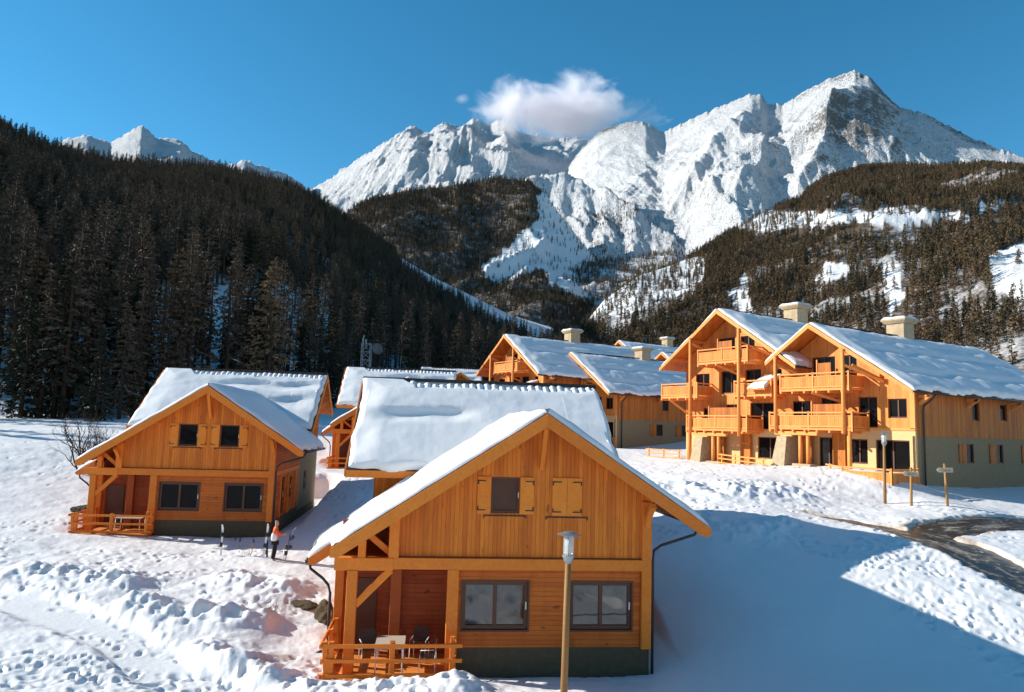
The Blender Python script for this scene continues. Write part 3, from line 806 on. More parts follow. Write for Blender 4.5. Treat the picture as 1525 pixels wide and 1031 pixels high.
SPEC = {'l1': dict(needle='larch', h=20, r=2.9, pw=.6, levels=28, per=4, seed=1, twigs=8, tq=(.36, .085), low=.20, snowy=.16),
        'l2': dict(needle='larch', h=22, r=2.4, pw=.55, levels=26, per=4, seed=2, twigs=8, tq=(.36, .085), low=.36, snowy=.10),
        'l3': dict(needle='larch_lit', h=19, r=4.4, levels=30, per=5, seed=3, twigs=11, tq=(.34, .075), low=.08, snowy=.16),
        's1': dict(needle='spruce', h=17, r=3.3, levels=34, per=5, seed=4, twigs=8, low=.06, snowy=.16)}
n_edge = 0
def add_edge(key, px, d, sc):
    global n_edge
    n_edge += 1
    return edge_tree(key, px, d, sc, rng.uniform(0, 6.28), 'spruce_tree' if key == 's1' else 'larch_tree', **SPEC[key])
add_edge('l1', 20, 93, 1); add_edge('l2', 60, 95, 1.05); add_edge('s1', 480, 118, .62)
big = add_edge('l3', 400, 96, 1.12)
big['label'] = 'broad brownish larch above the left chalet roof, lighter than the forest behind'; del big['group']
for px, d, sc, lb in ((184, 84, .72, 'slim conifer in the open just behind the left chalet, snow on its boughs'), (150, 80, .60, 'dark conifer above the leafless bush')):
    t = add_edge('l1' if px == 184 else 's1', px, d, sc); t['label'] = lb; del t['group']
    t['category'] = 'conifer'
for lb, px, d, sc in (('small snow dusted spruce in front of the forest, beside the lattice mast', 494, 128, .62), ('small snow dusted spruce between the mast and the far balcony block', 621, 150, .55)):
    t = add_edge('s1', px, d, sc); t['label'] = lb; del t['group']
for k in range(86):
    px = rng.uniform(-30, 830); d0 = np.interp(px, [-40, 0, 250, 400, 560, 700, 900], [90, 89, 93, 106, 146, 178, 230])
    d = d0 * (1 + abs(rng.gauss(0, .16)))
    if 520 < px < 570 and d < 180: d += 60
    add_edge(rng.choice(['l1', 'l2', 'l1', 'l2', 'l2', 'l3', 'l1', 's1']), px, d, rng.uniform(.6, 1.25))
# low detail sources, each a tree that stands in view at the foot of the far hill
def far_tree(key, px, d, needle, label, name='larch_tree', **kw):
    x = (px - CX) / F * d; z = hz(H5, x, d) - .3
    return make_tree(key, name, label, 'tree', None, needle, (x, d, z), 0, 1, **kw)
far_tree('f1', 905, 665, 'larch_lit', 'slender brown larch low on the hill just right of the far roofs, nearest the chimneys', h=17, r=2.9, levels=17, per=4, seed=11, twigs=3, low=.14, snowy=.05, tq=(.9, .3))
far_tree('f2', 925, 640, 'larch_lit', 'wide brown larch low on the snowy toe of the sunlit hill above the far roofs', h=15, r=3.6, levels=14, per=4, seed=12, twigs=3, low=.10, snowy=.05, tq=(.9, .3))
far_tree('f3', 885, 690, 'larch', 'dark thin larch low on the sunlit hill where the dark forest meets it', h=18, r=2.6, levels=17, per=4, seed=13, twigs=3, low=.2, snowy=.05, tq=(.9, .3))
far_tree('f4', 945, 630, 'spruce', 'dark green spruce low on the sunlit hill above the far chimney', 'spruce_tree', h=18, r=3.0, levels=18, per=4, seed=14, twigs=3, low=.06, snowy=.06, tq=(.9, .3))

def forest(name, label, pts, scales, variants, seed):
    """a wood too dense to count: points on the slope, each carrying one of the trees"""
    rg = np.random.default_rng(seed); n = len(pts)
    me = bpy.data.meshes.new(name); me.vertices.add(n); me.vertices.foreach_set('co', np.asarray(pts, np.float32).reshape(-1))
    for nm, ty, val in (('sc', 'FLOAT', scales), ('rz', 'FLOAT', rg.uniform(0, 6.28, n)), ('var', 'INT', rg.integers(0, len(variants), n))):
        a = me.attributes.new(nm, ty, 'POINT'); a.data.foreach_set('value', np.asarray(val, np.float32 if ty == 'FLOAT' else np.int32))
    o = bpy.data.objects.new(name, me); COL.objects.link(o); tag(o, label, 'forest', None, 'stuff')
    ng = bpy.data.node_groups.new(name, 'GeometryNodeTree')
    ng.interface.new_socket('Geometry', in_out='INPUT', socket_type='NodeSocketGeometry'); ng.interface.new_socket('Geometry', in_out='OUTPUT', socket_type='NodeSocketGeometry')
    N, L = ng.nodes, ng.links
    gi, go = N.new('NodeGroupInput'), N.new('NodeGroupOutput')
    def named(nm, ty):
        q = N.new('GeometryNodeInputNamedAttribute'); q.data_type = ty; q.inputs['Name'].default_value = nm; return q.outputs['Attribute']
    jo = N.new('GeometryNodeJoinGeometry')
    rz = N.new('ShaderNodeCombineXYZ'); L.new(named('rz', 'FLOAT'), rz.inputs['Z'])
    for k, key in enumerate(variants):
        j = N.new('GeometryNodeJoinGeometry')
        for ob in TREE[key][1:]:
            oi = N.new('GeometryNodeObjectInfo'); oi.inputs['Object'].default_value = ob; oi.transform_space = 'ORIGINAL'
            L.new(oi.outputs['Geometry'], j.inputs[0])
        ip = N.new('GeometryNodeInstanceOnPoints')
        cmp_ = N.new('FunctionNodeCompare'); cmp_.data_type = 'INT'; cmp_.operation = 'EQUAL'
        L.new(named('var', 'INT'), cmp_.inputs[2]); cmp_.inputs[3].default_value = k
        L.new(gi.outputs[0], ip.inputs['Points']); L.new(cmp_.outputs[0], ip.inputs['Selection'])
        L.new(j.outputs[0], ip.inputs['Instance']); L.new(rz.outputs[0], ip.inputs['Rotation']); L.new(named('sc', 'FLOAT'), ip.inputs['Scale'])
        L.new(ip.outputs[0], jo.inputs[0])
    L.new(jo.outputs[0], go.inputs[0])
    md = o.modifiers.new('wood', 'NODES'); md.node_group = ng
    return o
def scatter(h, n, dens, seed, azr=None, power=1.0, vmin=0.0, zoff=-.4, tops=(7.0, 14.0)):
    rg = np.random.default_rng(seed)
    a = rg.uniform(*(azr or h.az), n)
    rb, rc = np.interp(a, *h.RB), np.interp(a, *h.RC)
    u = rg.random(n) ** power
    r = np.sqrt(rb ** 2 + (rc ** 2 - rb ** 2) * u)
    x, y = r * np.sin(a), r * np.cos(a)
    z, ok, v = h(x, y)
    P = np.stack([x, y, z + zoff], -1)
    px, py = project(P)
    lo_ = dens(px, py, x, y, v)
    for up in tops:
        qx, qy = project(P + np.array([0, 0, up])); lo_ = np.minimum(lo_, dens(qx, qy, x, y, v))
    keep = ok & (v >= vmin) & (rg.random(n) < lo_)
    return P[keep]
def d1(px, py, x, y, v):
    d = np.where(poly_in(px, py, CLEAR_STRIPE), 0, .9)
    gap = fbm(x / 28, y / 28, 3, 6)
    d = d * np.where((py > 430) & (py < 565) & (px < 500), np.where(gap > -.16, .05, .62), .85)
    return d
p = scatter(H1, 34000, d1, 1, azr=(R(-46), H1.az[1]), power=1.15, tops=(4.0, 8.0, 12.0, 16.0, 20.0))
rg = np.random.default_rng(2)
forest('dark_forest', 'dark dense larch forest covering the shaded left hillside', p, rg.uniform(.5, 1.15, len(p)), ['l1', 'l2', 'l1', 'l3', 'l2', 's1', 'l2'], 5)
def d5(px, py, x, y, v):
    n1 = fbm(x / 55, y / 55, 4, 15)
    d = .95 * sstep(-.62, -.05, n1)
    d = d * np.interp(px, [860, 1000, 1100], [.3, .6, 1])
    for k in H5_OPEN: d = np.where(poly_in(px, py, k), .10 * d + .02, d)
    return d
p = scatter(H5, 72000, d5, 3, power=1.0)
forest('larch_forest', 'brown larch wood on the sunlit hill behind the apartment blocks', p, rg.uniform(.4, .92, len(p)), ['f1', 'f2', 'f3', 'f1', 'f2', 'f4', 'f2'], 6)
p = scatter(H2, 22000, lambda px, py, x, y, v: np.where(poly_in(px, py, GULLY), .07, np.where(fbm(x / 110, y / 110, 4, 8) > .28, .25, .95)), 7)
forest('knoll_forest', 'dark wood on the knoll in front of the far snowy range', p, rg.uniform(.6, 1.05, len(p)), ['f3', 'f4', 'f1', 'f3'], 8)
p = scatter(H6, 10000, lambda px, py, x, y, v: np.where(fbm(x / 90, y / 90, 4, 28) > .25, .2, .9), 9)
forest('foothill_wood', 'brown bare wood on the foothill at the valley head', p, rg.uniform(.6, 1.0, len(p)), ['f1', 'f2', 'f1'], 10)
def d4(px, py, x, y, v):
    n1 = fbm(x / 160, y / 160, 4, 35)
    low = np.where(px < 1010, sstep(290, 370, py) * sstep(-.1, .2, n1), 0)
    up = .05 * sstep(150, 260, py) * sstep(1000, 1100, px) * sstep(.0, .3, n1)
    return np.clip(low + up, 0, 1)
p = scatter(H8, 9000, lambda px, py, x, y, v: .85 * sstep(-.02, .16, fbm(x / 130, y / 130, 3, 61)) * sstep(845, 880, px) * sstep(280, 305, py) + .04, 14)
forest('clumps_of_trees', 'brown clumps of trees dotted over the snow bowl slopes', p, rg.uniform(.6, 1.0, len(p)), ['f1', 'f2', 'f3'], 15)
p = scatter(H4, 16000, d4, 11)
forest('scattered_trees', 'scattered larches thinning out up the open snow slopes of the peak', p, rg.uniform(.55, .95, len(p)), ['f1', 'f3', 'f2'], 12)

# ------------------------------------------------------------------ cloud
def cloud(px, py, d, sx, sy, sz, label, dens, seed):
    c = at(px, py, d)
    bm = bmesh.new(); bmesh.ops.create_icosphere(bm, subdivisions=4, radius=1)
    me = bpy.data.meshes.new('cloud'); bm.to_mesh(me); bm.free()
    o = bpy.data.objects.new('cloud', me); COL.objects.link(o)
    o.location = c; o.scale = (sx, sy, sz); tag(o, label, 'cloud')
    m = bpy.data.materials.new('cloud_vapour'); m.use_nodes = True
    n, l = m.node_tree.nodes, m.node_tree.links
    n.remove(n['Principled BSDF'])
    t = NT.__new__(NT); t.m, t.n, t.l, t._tc = m, n, l, None
    v = t.tc()
    ln = n.new('ShaderNodeVectorMath'); ln.operation = 'LENGTH'; l.new(v, ln.inputs[0])
    z = t.sep(v)[2]
    co = t.n.new('ShaderNodeVectorMath'); co.operation = 'ADD'; l.new(t.vmul(v, (sx / 330, sy / 330, sz / 260)), co.inputs[0]); co.inputs[1].default_value = (seed, seed * .7, 0)
    nz = t.noise(co.outputs[0], 1.15, 6, .62, .5)
    k = t.math('SUBTRACT', t.math('ADD', nz, t.math('MULTIPLY', t.math('SUBTRACT', 1.0, ln.outputs['Value']), .62)), .72)
    f = t.ramp(k, [(0.0, 0.0), (.42, 1.0)])
    pv = n.new('ShaderNodeVolumePrincipled'); pv.inputs['Color'].default_value = (1, .96, .97, 1); pv.inputs['Anisotropy'].default_value = .25
    l.new(t.math('MULTIPLY', f, dens), pv.inputs['Density'])
    l.new(pv.outputs[0], n['Material Output'].inputs['Volume'])
    me.materials.append(m)
cloud(842, 166, 4450, 780, 330, 300, 'soft pinkish white cloud hanging over the snowy ridge', .024, 9.4)
cloud(687, 147, 4600, 95, 50, 62, 'tiny wisp of cloud floating free left of the main cloud', .012, 8.0)
# ------------------------------------------------------------------ roof snow
def roof_snow(parent, o, u, v, L, W, T, seed, e=(1, 1, 1, 1), step=.16, ribs=None, lump=.35, cut=None, sag=.06, steps=None, name='snow_cover', wav=.2):
    """snow blanket on a slope: o corner at the ridge, u along the ridge, v down the slope; e: rounded edges (u0,u1,v0,v1)"""
    o, u, v = Vector(o), Vector(u).normalized(), Vector(v).normalized()
    n = u.cross(v).normalized()
    if n.z < 0: n = -n
    nu, nv = max(4, int(L / step)), max(4, int(W / step))
    gu = np.unique(np.r_[np.linspace(0, L, nu), [.02, .06, .12, .2, L - .02, L - .06, L - .12, L - .2]]); gv = np.unique(np.r_[np.linspace(0, W, nv), [.02, .06, .12, .2, W - .02, W - .06, W - .12, W - .2]])
    if ribs: gu = np.unique(np.r_[gu, np.arange(0, L, .05)]); gv = np.unique(np.r_[gv, np.arange(0, 1.2, .06)])
    U, V = np.meshgrid(gu, gv, indexing='ij')
    inf = np.full(U.shape, 9.0)
    d = np.minimum.reduce([U if e[0] else inf, (L - U) if e[1] else inf, V if e[2] else inf, (W - V) if e[3] else inf])
    rr = T * .75
    t = np.clip(d / rr, 0, 1)
    prof = np.sqrt(np.maximum(0, 1 - (1 - t) ** 2))
    th = T * (1 + lump * fbm(U * .45 + seed * 3.1, V * .6, 3, seed) + .045 * fbm(U * 1.6, V * 1.9 + seed, 3, seed + 2))
    th = np.maximum(th, .05) * (.55 + .45 * sstep(0, 1.3, np.minimum(V, np.where(e[0], U, 9)) + .25 * fbm(U * .9, V * .9, 2, seed + 11)))
    if steps:
        for (v0, dv, amp, u0, u1) in steps:
            w = sstep(u0 - .8, u0 + .8, U) * (1 - sstep(u1 - .8, u1 + .8, U))
            vv = V + .25 * fbm(U * .5, U * 0 + seed, 2, seed + 9)
            th = th - amp * w * sstep(v0, v0 + dv * .3, vv) * (1 - sstep(v0 + dv * .5, v0 + dv * 1.6, vv))
    th = np.maximum(th, .04) * prof
    if ribs:
        pu, ln, u0, u1 = ribs
        k = np.abs(np.sin(math.pi * U / pu)) ** .6
        lim = ln * (.75 + .35 * vnoise(np.floor(U / pu) * 3.3, U * 0, seed)) * sstep(u0 - .4, u0 + .4, U) * (1 - sstep(u1 - .4, u1 + .4, U))
        w = 1 - sstep(lim * .85, lim + .05, V)
        bare = .16 + .34 * vnoise(np.floor(U / pu) * 1.7, U * 0, seed + 6)
        th = th * (1 - w * (1 - k * .75)) * np.where(w > .02, sstep(bare * .6, bare, V) * w + (1 - w), 1)
    # lower edge bulges past the eave and droops
    if e[3]:
        over = np.clip((V - (W - .6)) / .6, 0, 1) ** 2
    else: over = 0 * V
    wob = wav * fbm(U * 1.1 + seed, V * 0, 3, seed + 1)
    Vp = V + over * (wob + .04) * 1.4
    Up = U + np.where(np.minimum(U, L - U) < .3, .11 * fbm(V * 1.1, U * 0, 4, seed + 5), 0)
    P = np.array(o)[None, None] + Up[..., None] * np.array(u) + Vp[..., None] * np.array(v) + th[..., None] * np.array(n) + np.array([0, 0, -1.0]) * (over * sag)[..., None]
    if cut is not None: P = cut(P)
    return grid_mesh(name, P, M['roof_snow'], parent)

def slab(mb, o, u, v, L, W, t):
    """flat board slab hanging under the plane o,u,v"""
    o, u, v = Vector(o), Vector(u).normalized(), Vector(v).normalized()
    n = u.cross(v).normalized()
    if n.z < 0: n = -n
    a = [o, o + u * L, o + u * L + v * W, o + v * W]
    q = [p - n * t for p in a] + a
    if (q[1] - q[0]).cross(q[3] - q[0]).z < 0: q = [q[0], q[3], q[2], q[1], q[4], q[7], q[6], q[5]]
    mb.hexa(q)

def frame_T(x, y, z, rz=0):
    return Matrix.Translation((x, y, z)) @ Matrix.Rotation(rz, 4, 'Z')
def window(parent, T, w, h, leaves=2, fw=.07, name='window', depth=.10, curtain=0, handle=True, pane='pane'):
    """window in a hole: T places its lower left outer corner, x along the wall, y inwards"""
    f = MB(T); d0, d1 = depth, depth + .07
    f.box(0, w, d0 - .02, d1, 0, fw * 1.2); f.box(0, w, d0 - .02, d1, h - fw, h)
    f.box(0, fw, d0 - .02, d1, fw * 1.2, h - fw); f.box(w - fw, w, d0 - .02, d1, fw * 1.2, h - fw)
    lw = w / leaves
    for k in range(1, leaves): f.box(k * lw - fw * .55, k * lw + fw * .55, d0 - .015, d1, fw * 1.2, h - fw)
    fr = f.build(name, M['frame'], parent)
    p = MB(T); p.box(fw, w - fw, d1 - .03, d1 - .015, fw * 1.2, h - fw); p.build('pane', M[pane], fr)
    if handle:
        hd = MB(T); hd.box(w - fw * .7, w - fw * .3, d0 - .05, d0 - .02, h * .42, h * .58); hd.build('handle', M['brass'], fr)
    if curtain:
        c = MB(T); n = 14; z0, z1 = fw * 1.2, h - fw
        for k in range(n):
            xa, xb = fw + (w - 2 * fw) * k / n, fw + (w - 2 * fw) * (k + 1) / n
            c.add([(xa, d1 + .03 + .02 * (k % 2), z0), (xb, d1 + .03 + .02 * ((k + 1) % 2), z0), (xb, d1 + .03 + .02 * ((k + 1) % 2), z1), (xa, d1 + .03 + .02 * (k % 2), z1)], [(0, 1, 2, 3)])
        c.build('curtain', M['curtain'], fr)
    return fr
def shutter(parent, T, w, h, hinge=1, mat='shutter', panels=True):
    s = MB(T); s.box(0, w, -.045, -.004, 0, h)
    if panels:
        for za, zb in ((.06, h * .47), (h * .53, h - .06)): s.box(.05, w - .05, -.056, -.045, za, zb)
    o = s.build('shutter', M[mat], parent)
    k = MB(T)
    for z in (h * .09, h * .88):
        x0, x1 = (0, w * .62) if hinge == 0 else (w * .38, w)
        xe = 0.0 if hinge == 0 else w - .035
        k.box(x0, x1, -.068, -.057, z, z + .03); k.box(xe, xe + .035, -.069, -.058, z - .09 if z > h / 2 else z, z + .03 if z > h / 2 else z + .12)
    k.build('hinge', M['iron'], o)
    return o
def fence_panel(mb, p, q, posts, rails, ph=1.2, lean=0, pw=.13, rw=.11, ext=.15, rng=None):
    p, q = Vector(p), Vector(q); d = (q - p).normalized(); s = Vector((d.y, -d.x, 0))
    for k in range(posts):
        b = p.lerp(q, k / max(1, posts - 1))
        mb.beam(b + Vector((0, 0, -.3)), b + Vector((0, 0, ph)) + s * lean, pw, pw)
    for z in rails:
        w = rng.uniform(-.02, .02) if rng else 0
        mb.beam(p - d * ext + s * (pw * .5 + .03 + lean * z / ph) + Vector((0, 0, z + w)), q + d * ext + s * (pw * .5 + .03 + lean * z / ph) + Vector((0, 0, z - w)), .06, rw)

# ------------------------------------------------------------------ wooden chalets
def chalet(name, label, loc, variant):
    root = thing(name, label, 'chalet', loc, YAW)
    S, ZT, XL, XR, YF = .65, 7.72, -6.05, 4.95, -.92
    top = lambda x: ZT - S * abs(x) - .42
    wtop = lambda x: ZT - S * abs(x) - .13
    YR, ZR, RXL, RXR, SR = 11.6, 9.25, -6.55, 4.25, .70
    c, s_ = 1 / math.hypot(1, S), S / math.hypot(1, S)
    # walls --------------------------------------------------
    XW = 3.43
    wn_lo = [(-2.28, -.32), (.98, 2.86)]
    b = MB(); b.wall(-2.62, XW, -.5, .77, .02, .3); b.box(XW - .28, XW + .001, .3, 14.4, -.6, .77); b.box(-2.62, -2.4, .3, 2.2, -.5, .16)
    b.build('plinth', M['plinth'], root)
    lw = MB(); lw.wall(-2.45, XW - .3, .77, 3.02, 0, .2, [(a, b_, 1.27, 2.66) for a, b_ in wn_lo])
    lw.build('lower_wall', M['boards_h'], root)
    up_h = [(-1.52, -.66, 4.68, 5.76)] + ([(.38, 1.24, 4.66, 5.74)] if variant == 'A' else [])
    if variant == 'C': up_h = [(-1.55, -.60, 4.55, 5.70), (.52, 1.50, 4.55, 5.70)]
    uw = MB(); uw.wall(-4.36, XW, 3.38, wtop, 0, .18, up_h, cuts=(0,))
    uw.build('gable_wall', M['boards_v'], root)
    sk = MB(); sk.box(-4.36, XW, -.03, .0, 3.355, 3.38); sk.build('drip_board', M['frame'], root)
    # framing timbers
    def tb(nm, p, q, w, h, mat='timber', ch=.012):
        m = MB(); m.beam(p, q, w, h, ch=ch); return m.build(nm, M[mat], root)
    tb('beam', (-6.05, -.06, 3.17), (-4.36, -.06, 3.17), .26, .36); tb('beam', (-4.36, -.03, 3.19), (XW, -.03, 3.19), .24, .33)
    tb('post', (-2.58, -.03, .12), (-2.58, -.03, 3.02), .34, .24)
    tb('post', (XW - .13, -.02, .74), (XW - .13, -.02, 5.1), .30, .25)
    tb('post', (-5.52, -.08, .1), (-5.52, -.08, 2.99), .30, .27); tb('post', (-5.28, -.06, 3.35), (-5.28, -.06, 3.92), .22, .22)
    tb('post', (-4.36, -.04, 3.35), (-4.36, -.04, 4.62), .30, .24)
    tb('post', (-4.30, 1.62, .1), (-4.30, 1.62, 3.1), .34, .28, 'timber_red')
    tb('post', (-6.12, 2.2, .1), (-6.12, 2.2, 3.2), .28, .28)
    tb('brace', (-5.4, -.06, 2.0), (-4.42, -.06, 3.0), .16, .2); tb('brace', (-5.2, .12, 4.05), (-4.45, .12, 3.45), .14, .18)
    # porch walls behind the opening
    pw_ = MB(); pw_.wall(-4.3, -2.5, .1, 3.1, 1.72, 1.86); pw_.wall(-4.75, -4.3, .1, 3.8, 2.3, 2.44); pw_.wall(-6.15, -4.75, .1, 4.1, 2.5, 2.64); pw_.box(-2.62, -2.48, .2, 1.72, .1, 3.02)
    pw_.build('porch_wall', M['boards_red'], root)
    dr = MB(); dr.wall(-5.9, -4.95, .14, 2.25, 2.44, 2.5); dr.build('door', M['frame'], root)
    fl = MB(); fl.box(-6.15, -2.6, -.72, 2.5, -.25, .1); fl.build('porch_floor', M['pale_boards'], root)
    cl = MB(); cl.box(-6.1, -2.5, .2, 2.5, 3.1, 3.16); cl.build('porch_ceiling', M['soffit'], root)
    # side walls
    sd = MB(Matrix.Translation((XW, 0, 0)) @ Matrix.Rotation(R(90), 4, 'Z'))
    tz = top(XW) + .28
    sd.wall(.18, 7.3, .77, tz, 0, .18, [(2.2, 3.0, .9, 2.9), (4.4, 5.2, 1.5, 2.8)])
    sd.build('side_wall', M['boards_h'], root)
    for (ya, yb, za, zb) in ((2.2, 3.0, .9, 2.9), (4.4, 5.2, 1.5, 2.8)):
        window(root, Matrix.Translation((XW, ya, za)) @ Matrix.Rotation(R(90), 4, 'Z'), yb - ya, zb - za, 1)
    for y in (1.6, 3.9, 6.0): tb('post', (XW + .01, y, .77), (XW + .01, y, 3.1), .16, .09, 'timber')
    tb('beam', (XW + .01, .3, 3.2), (XW + .01, 7.2, 3.2), .09, .22)
    sl = MB(Matrix.Translation((-6.12, 0, 0)) @ Matrix.Rotation(R(90), 4, 'Z')); sl.wall(2.5, 7.4, .0, 3.1, -.1, .1); sl.build('side_wall', M['side_boards'], root)  # darker boards chosen here to weaken orange light bounced onto the snow
    # rear block: rendered walls, boarded gables
    rtop = lambda y: ZR - SR * abs(y - YR) - .35
    rb = MB(); rb.box(-5.55, XW + .02, 7.2, 7.4, .8, rtop(7.3)); rb.build('rear_block_front_wall', M['boards_v'], root)
    rg_ = MB(); rg_.box(-5.55, XW, 14.2, 14.4, .4, rtop(14.3)); rg_.build('rear_block_back_wall', M['boards_v'], root)
    for X0, nm in ((XW + .02, 'r'), (-5.35, 'l')):
        T = Matrix.Translation((X0, 0, 0)) @ Matrix.Rotation(R(90), 4, 'Z')
        a = MB(T); a.wall(7.4, 14.2, .5, 4.0, 0, .2, [(9.2, 10.0, 1.6, 2.8)]); a.build('rear_block_side_wall', M['plaster_side'], root)
        a = MB(T); a.wall(7.4, 14.2, 4.0, rtop, -.02, .2, cuts=(YR,)); a.build('rear_block_gable', M['boards_h'], root)
        if nm == 'r': window(root, Matrix.Translation((X0, 9.2, 1.6)) @ Matrix.Rotation(R(90), 4, 'Z'), .8, 1.2, 1)
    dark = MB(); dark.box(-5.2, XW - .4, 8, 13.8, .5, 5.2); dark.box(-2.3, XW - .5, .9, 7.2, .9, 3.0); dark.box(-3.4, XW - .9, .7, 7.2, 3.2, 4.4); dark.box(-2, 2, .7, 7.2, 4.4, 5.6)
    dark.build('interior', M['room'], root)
    # windows ------------------------------------------------
    for a, b_ in wn_lo:
        window(root, Matrix.Translation((a, 0, 1.27)), b_ - a, 1.39, 2, .10, depth=.07, pane='pane' if variant == 'A' else 'pane_dark')
        tr = MB(); x0, x1, z0, z1 = a - .05, b_ + .05, 1.22, 2.71
        for q in ((x0, a, z0, z1), (b_, x1, z0, z1), (a, b_, z0, 1.27), (a, b_, 2.66, z1)): tr.box(q[0], q[1], -.03, .06, q[2], q[3])
        tr.build('window_surround', M['frame'], root)
    sw = .42
    for k, (a, b_, za, zb) in enumerate(up_h):
        closed = variant == 'A' and k == 1
        window(root, Matrix.Translation((a, 0, za)), b_ - a, zb - za, 1, .06, 'window', .06, curtain=0, pane='pane_brown' if variant == 'A' else 'pane_dark')
        if closed:
            hw = (b_ - a) / 2 + .02
            shutter(root, Matrix.Translation((a - .03, 0, za - .03)), hw, zb - za + .06, 0, panels=False); shutter(root, Matrix.Translation((a + hw - .02, 0, za - .03)), hw, zb - za + .06, 1, panels=False)
        else:
            shutter(root, Matrix.Translation((a - sw, 0, za - .02)), sw - .02, zb - za + .02, 0); shutter(root, Matrix.Translation((b_ + .02, 0, za - .02)), sw, zb - za + .02, 1)
        st = MB(); st.box(a - .22, b_ + .22, -.035, .0, za - .09, za - .055); st.box(a - .22, a - .19, -.035, .0, za - .15, za - .09); st.box(b_ + .19, b_ + .22, -.035, 0, za - .15, za - .09)
        st.build('shutter_rail', M['iron'], root)
    # roof ---------------------------------------------------
    YB = YR
    rf = MB(); rs = MB()
    wl_, wr = -XL / c, XR / c
    # the wing's ridge runs into the rear slope; slabs stop at the valley
    yv = lambda z: YR - (ZR - z) / SR
    def wing(mb, x_end, y0, zoff, th):
        ze = ZT - S * abs(x_end) + zoff; zr_ = ZT + zoff
        ya, yb = yv(zr_), max(yv(ze), y0 + .3)
        t = Vector((0, 0, th))
        a = [Vector((0, y0, zr_)), Vector((0, ya, zr_)), Vector((x_end, yb, ze)), Vector((x_end, y0, ze))]
        if x_end > 0: a = [a[0], a[3], a[2], a[1]]
        q = [p - t for p in a] + a
        if (q[1] - q[0]).cross(q[3] - q[0]).z < 0: q = [q[0], q[3], q[2], q[1], q[4], q[7], q[6], q[5]]
        mb.hexa(q)
    wing(rf, XL, YF, 0, .09); wing(rf, XR, YF, 0, .09)
    # longer rear part of the left slope
    z0, z1 = ZT - S * 6.05, ZT - S * 7.0
    def quad_slab(mb, a, th):
        q = [Vector(p) - Vector((0, 0, th)) for p in a] + [Vector(p) for p in a]
        if (q[1] - q[0]).cross(q[3] - q[0]).z < 0: q = [q[0], q[3], q[2], q[1], q[4], q[7], q[6], q[5]]
        mb.hexa(q)
    quad_slab(rf, [(XL + .002, 1.5, z0 - .10), (XL + .002, 7.3, z0 - .10), (-7.0, 7.3, z1 - .10), (-7.0, 1.5, z1 - .10)], .09)
    ev = 5.35
    EV = {-1: ev, 1: 3.7}
    for sg in (-1, 1):
        ev = EV[sg]; zb = ZR - SR * ev
        quad_slab(rf, [(RXL, YR, ZR), (RXR, YR, ZR), (RXR, YR + sg * ev, zb), (RXL, YR + sg * ev, zb)], .09)
    roof = rf.build('roof', M['tile'], root)
    sf = MB()
    wing(sf, XL + .04, YF + .05, -.094, .03); wing(sf, XR - .04, YF + .05, -.094, .03)
    for sg in (-1, 1):
        ev = EV[sg]
        quad_slab(sf, [(RXL + .05, YR, ZR - .094), (RXR - .05, YR, ZR - .094), (RXR - .05, YR + sg * (ev - .05), ZR - SR * (ev - .05) - .094), (RXL + .05, YR + sg * (ev - .05), ZR - SR * (ev - .05) - .094)], .03)
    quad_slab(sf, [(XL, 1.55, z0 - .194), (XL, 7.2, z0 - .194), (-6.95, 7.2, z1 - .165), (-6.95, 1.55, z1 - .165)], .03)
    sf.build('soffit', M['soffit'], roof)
    rc_ = MB()
    rc_.beam((RXL, YR, ZR + .06), (RXR, YR, ZR + .06), .32, .14); rc_.build('ridge_cap', M['tile'], roof)
    # bargeboards
    def barge(p, q, h=.40, t=.06, nm='bargeboard', mat='timber'):
        p, q = Vector(p), Vector(q); m = MB()
        dx = (q - p); n_ = Vector((dx.y, -dx.x, 0)); n_ = n_.normalized() if n_.length > 1e-6 else Vector((0, 1, 0))
        a = [p, q, q - Vector((0, 0, h * .62)), q - Vector((0, 0, h)) + (p - q).normalized() * .28, p - Vector((0, 0, h))]
        v = [x + n_ * t * .5 for x in a] + [x - n_ * t * .5 for x in a]
        m.add(v, [(0, 1, 2, 3, 4), (9, 8, 7, 6, 5)] + [(i, (i + 5), ((i + 1) % 5) + 5, (i + 1) % 5) for i in range(5)])
        m2 = m.build(nm, M[mat], root); return m2
    barge((0, YF - .035, ZT - .02), (XL - .05, YF - .035, ZT - S * (-XL + .05) - .02)); barge((0, YF - .035, ZT - .02), (XR + .05, YF - .035, ZT - S * (XR + .05) - .02))
    barge((XL - .1, 1.46, z0 - .16), (-7.05, 1.46, z1 - .13), .34)
    for X0 in (RXL - .035, RXR + .035):
        for sg in (-1, 1): barge((X0, YR, ZR - .02), (X0, YR + sg * (EV[sg] + .04), ZR - SR * (EV[sg] + .04) - .02), .36)
    ev = 5.35
    m = MB(); m.box(RXL, -.9, YR - ev - .05, YR - ev, ZR - SR * ev - .30, ZR - SR * ev - .03); m.build('fascia', M['timber'], root)
    # purlin ends, struts
    for x in (-5.28, -4.36, -2.55, 1.9, XW - .1):
        tb('purlin', (x, YF + .12, top(x) + .14), (x, .1, top(x) + .14), .17, .22)
    tb('purlin', (0, YF + .10, top(0) + .06), (0, .1, top(0) + .06), .2, .26)
    tb('strut', (0, YF + .22, top(0) - .02), (0, -.04, top(0) - 1.25), .15, .17)
    def curved(x, flip=1):
        m = MB(); pts = []
        for k in range(6):
            t = k / 5; pts.append((x, -.02 - .72 * t ** 1.8, top(x) - 1.15 + 1.05 * t ** .75))
        for a, b_ in zip(pts[:-1], pts[1:]): m.beam(a, b_, .17, .16)
        m.build('bracket', M['timber'], root)
    curved(XW - .12)
    if variant == 'C': curved(-4.36)
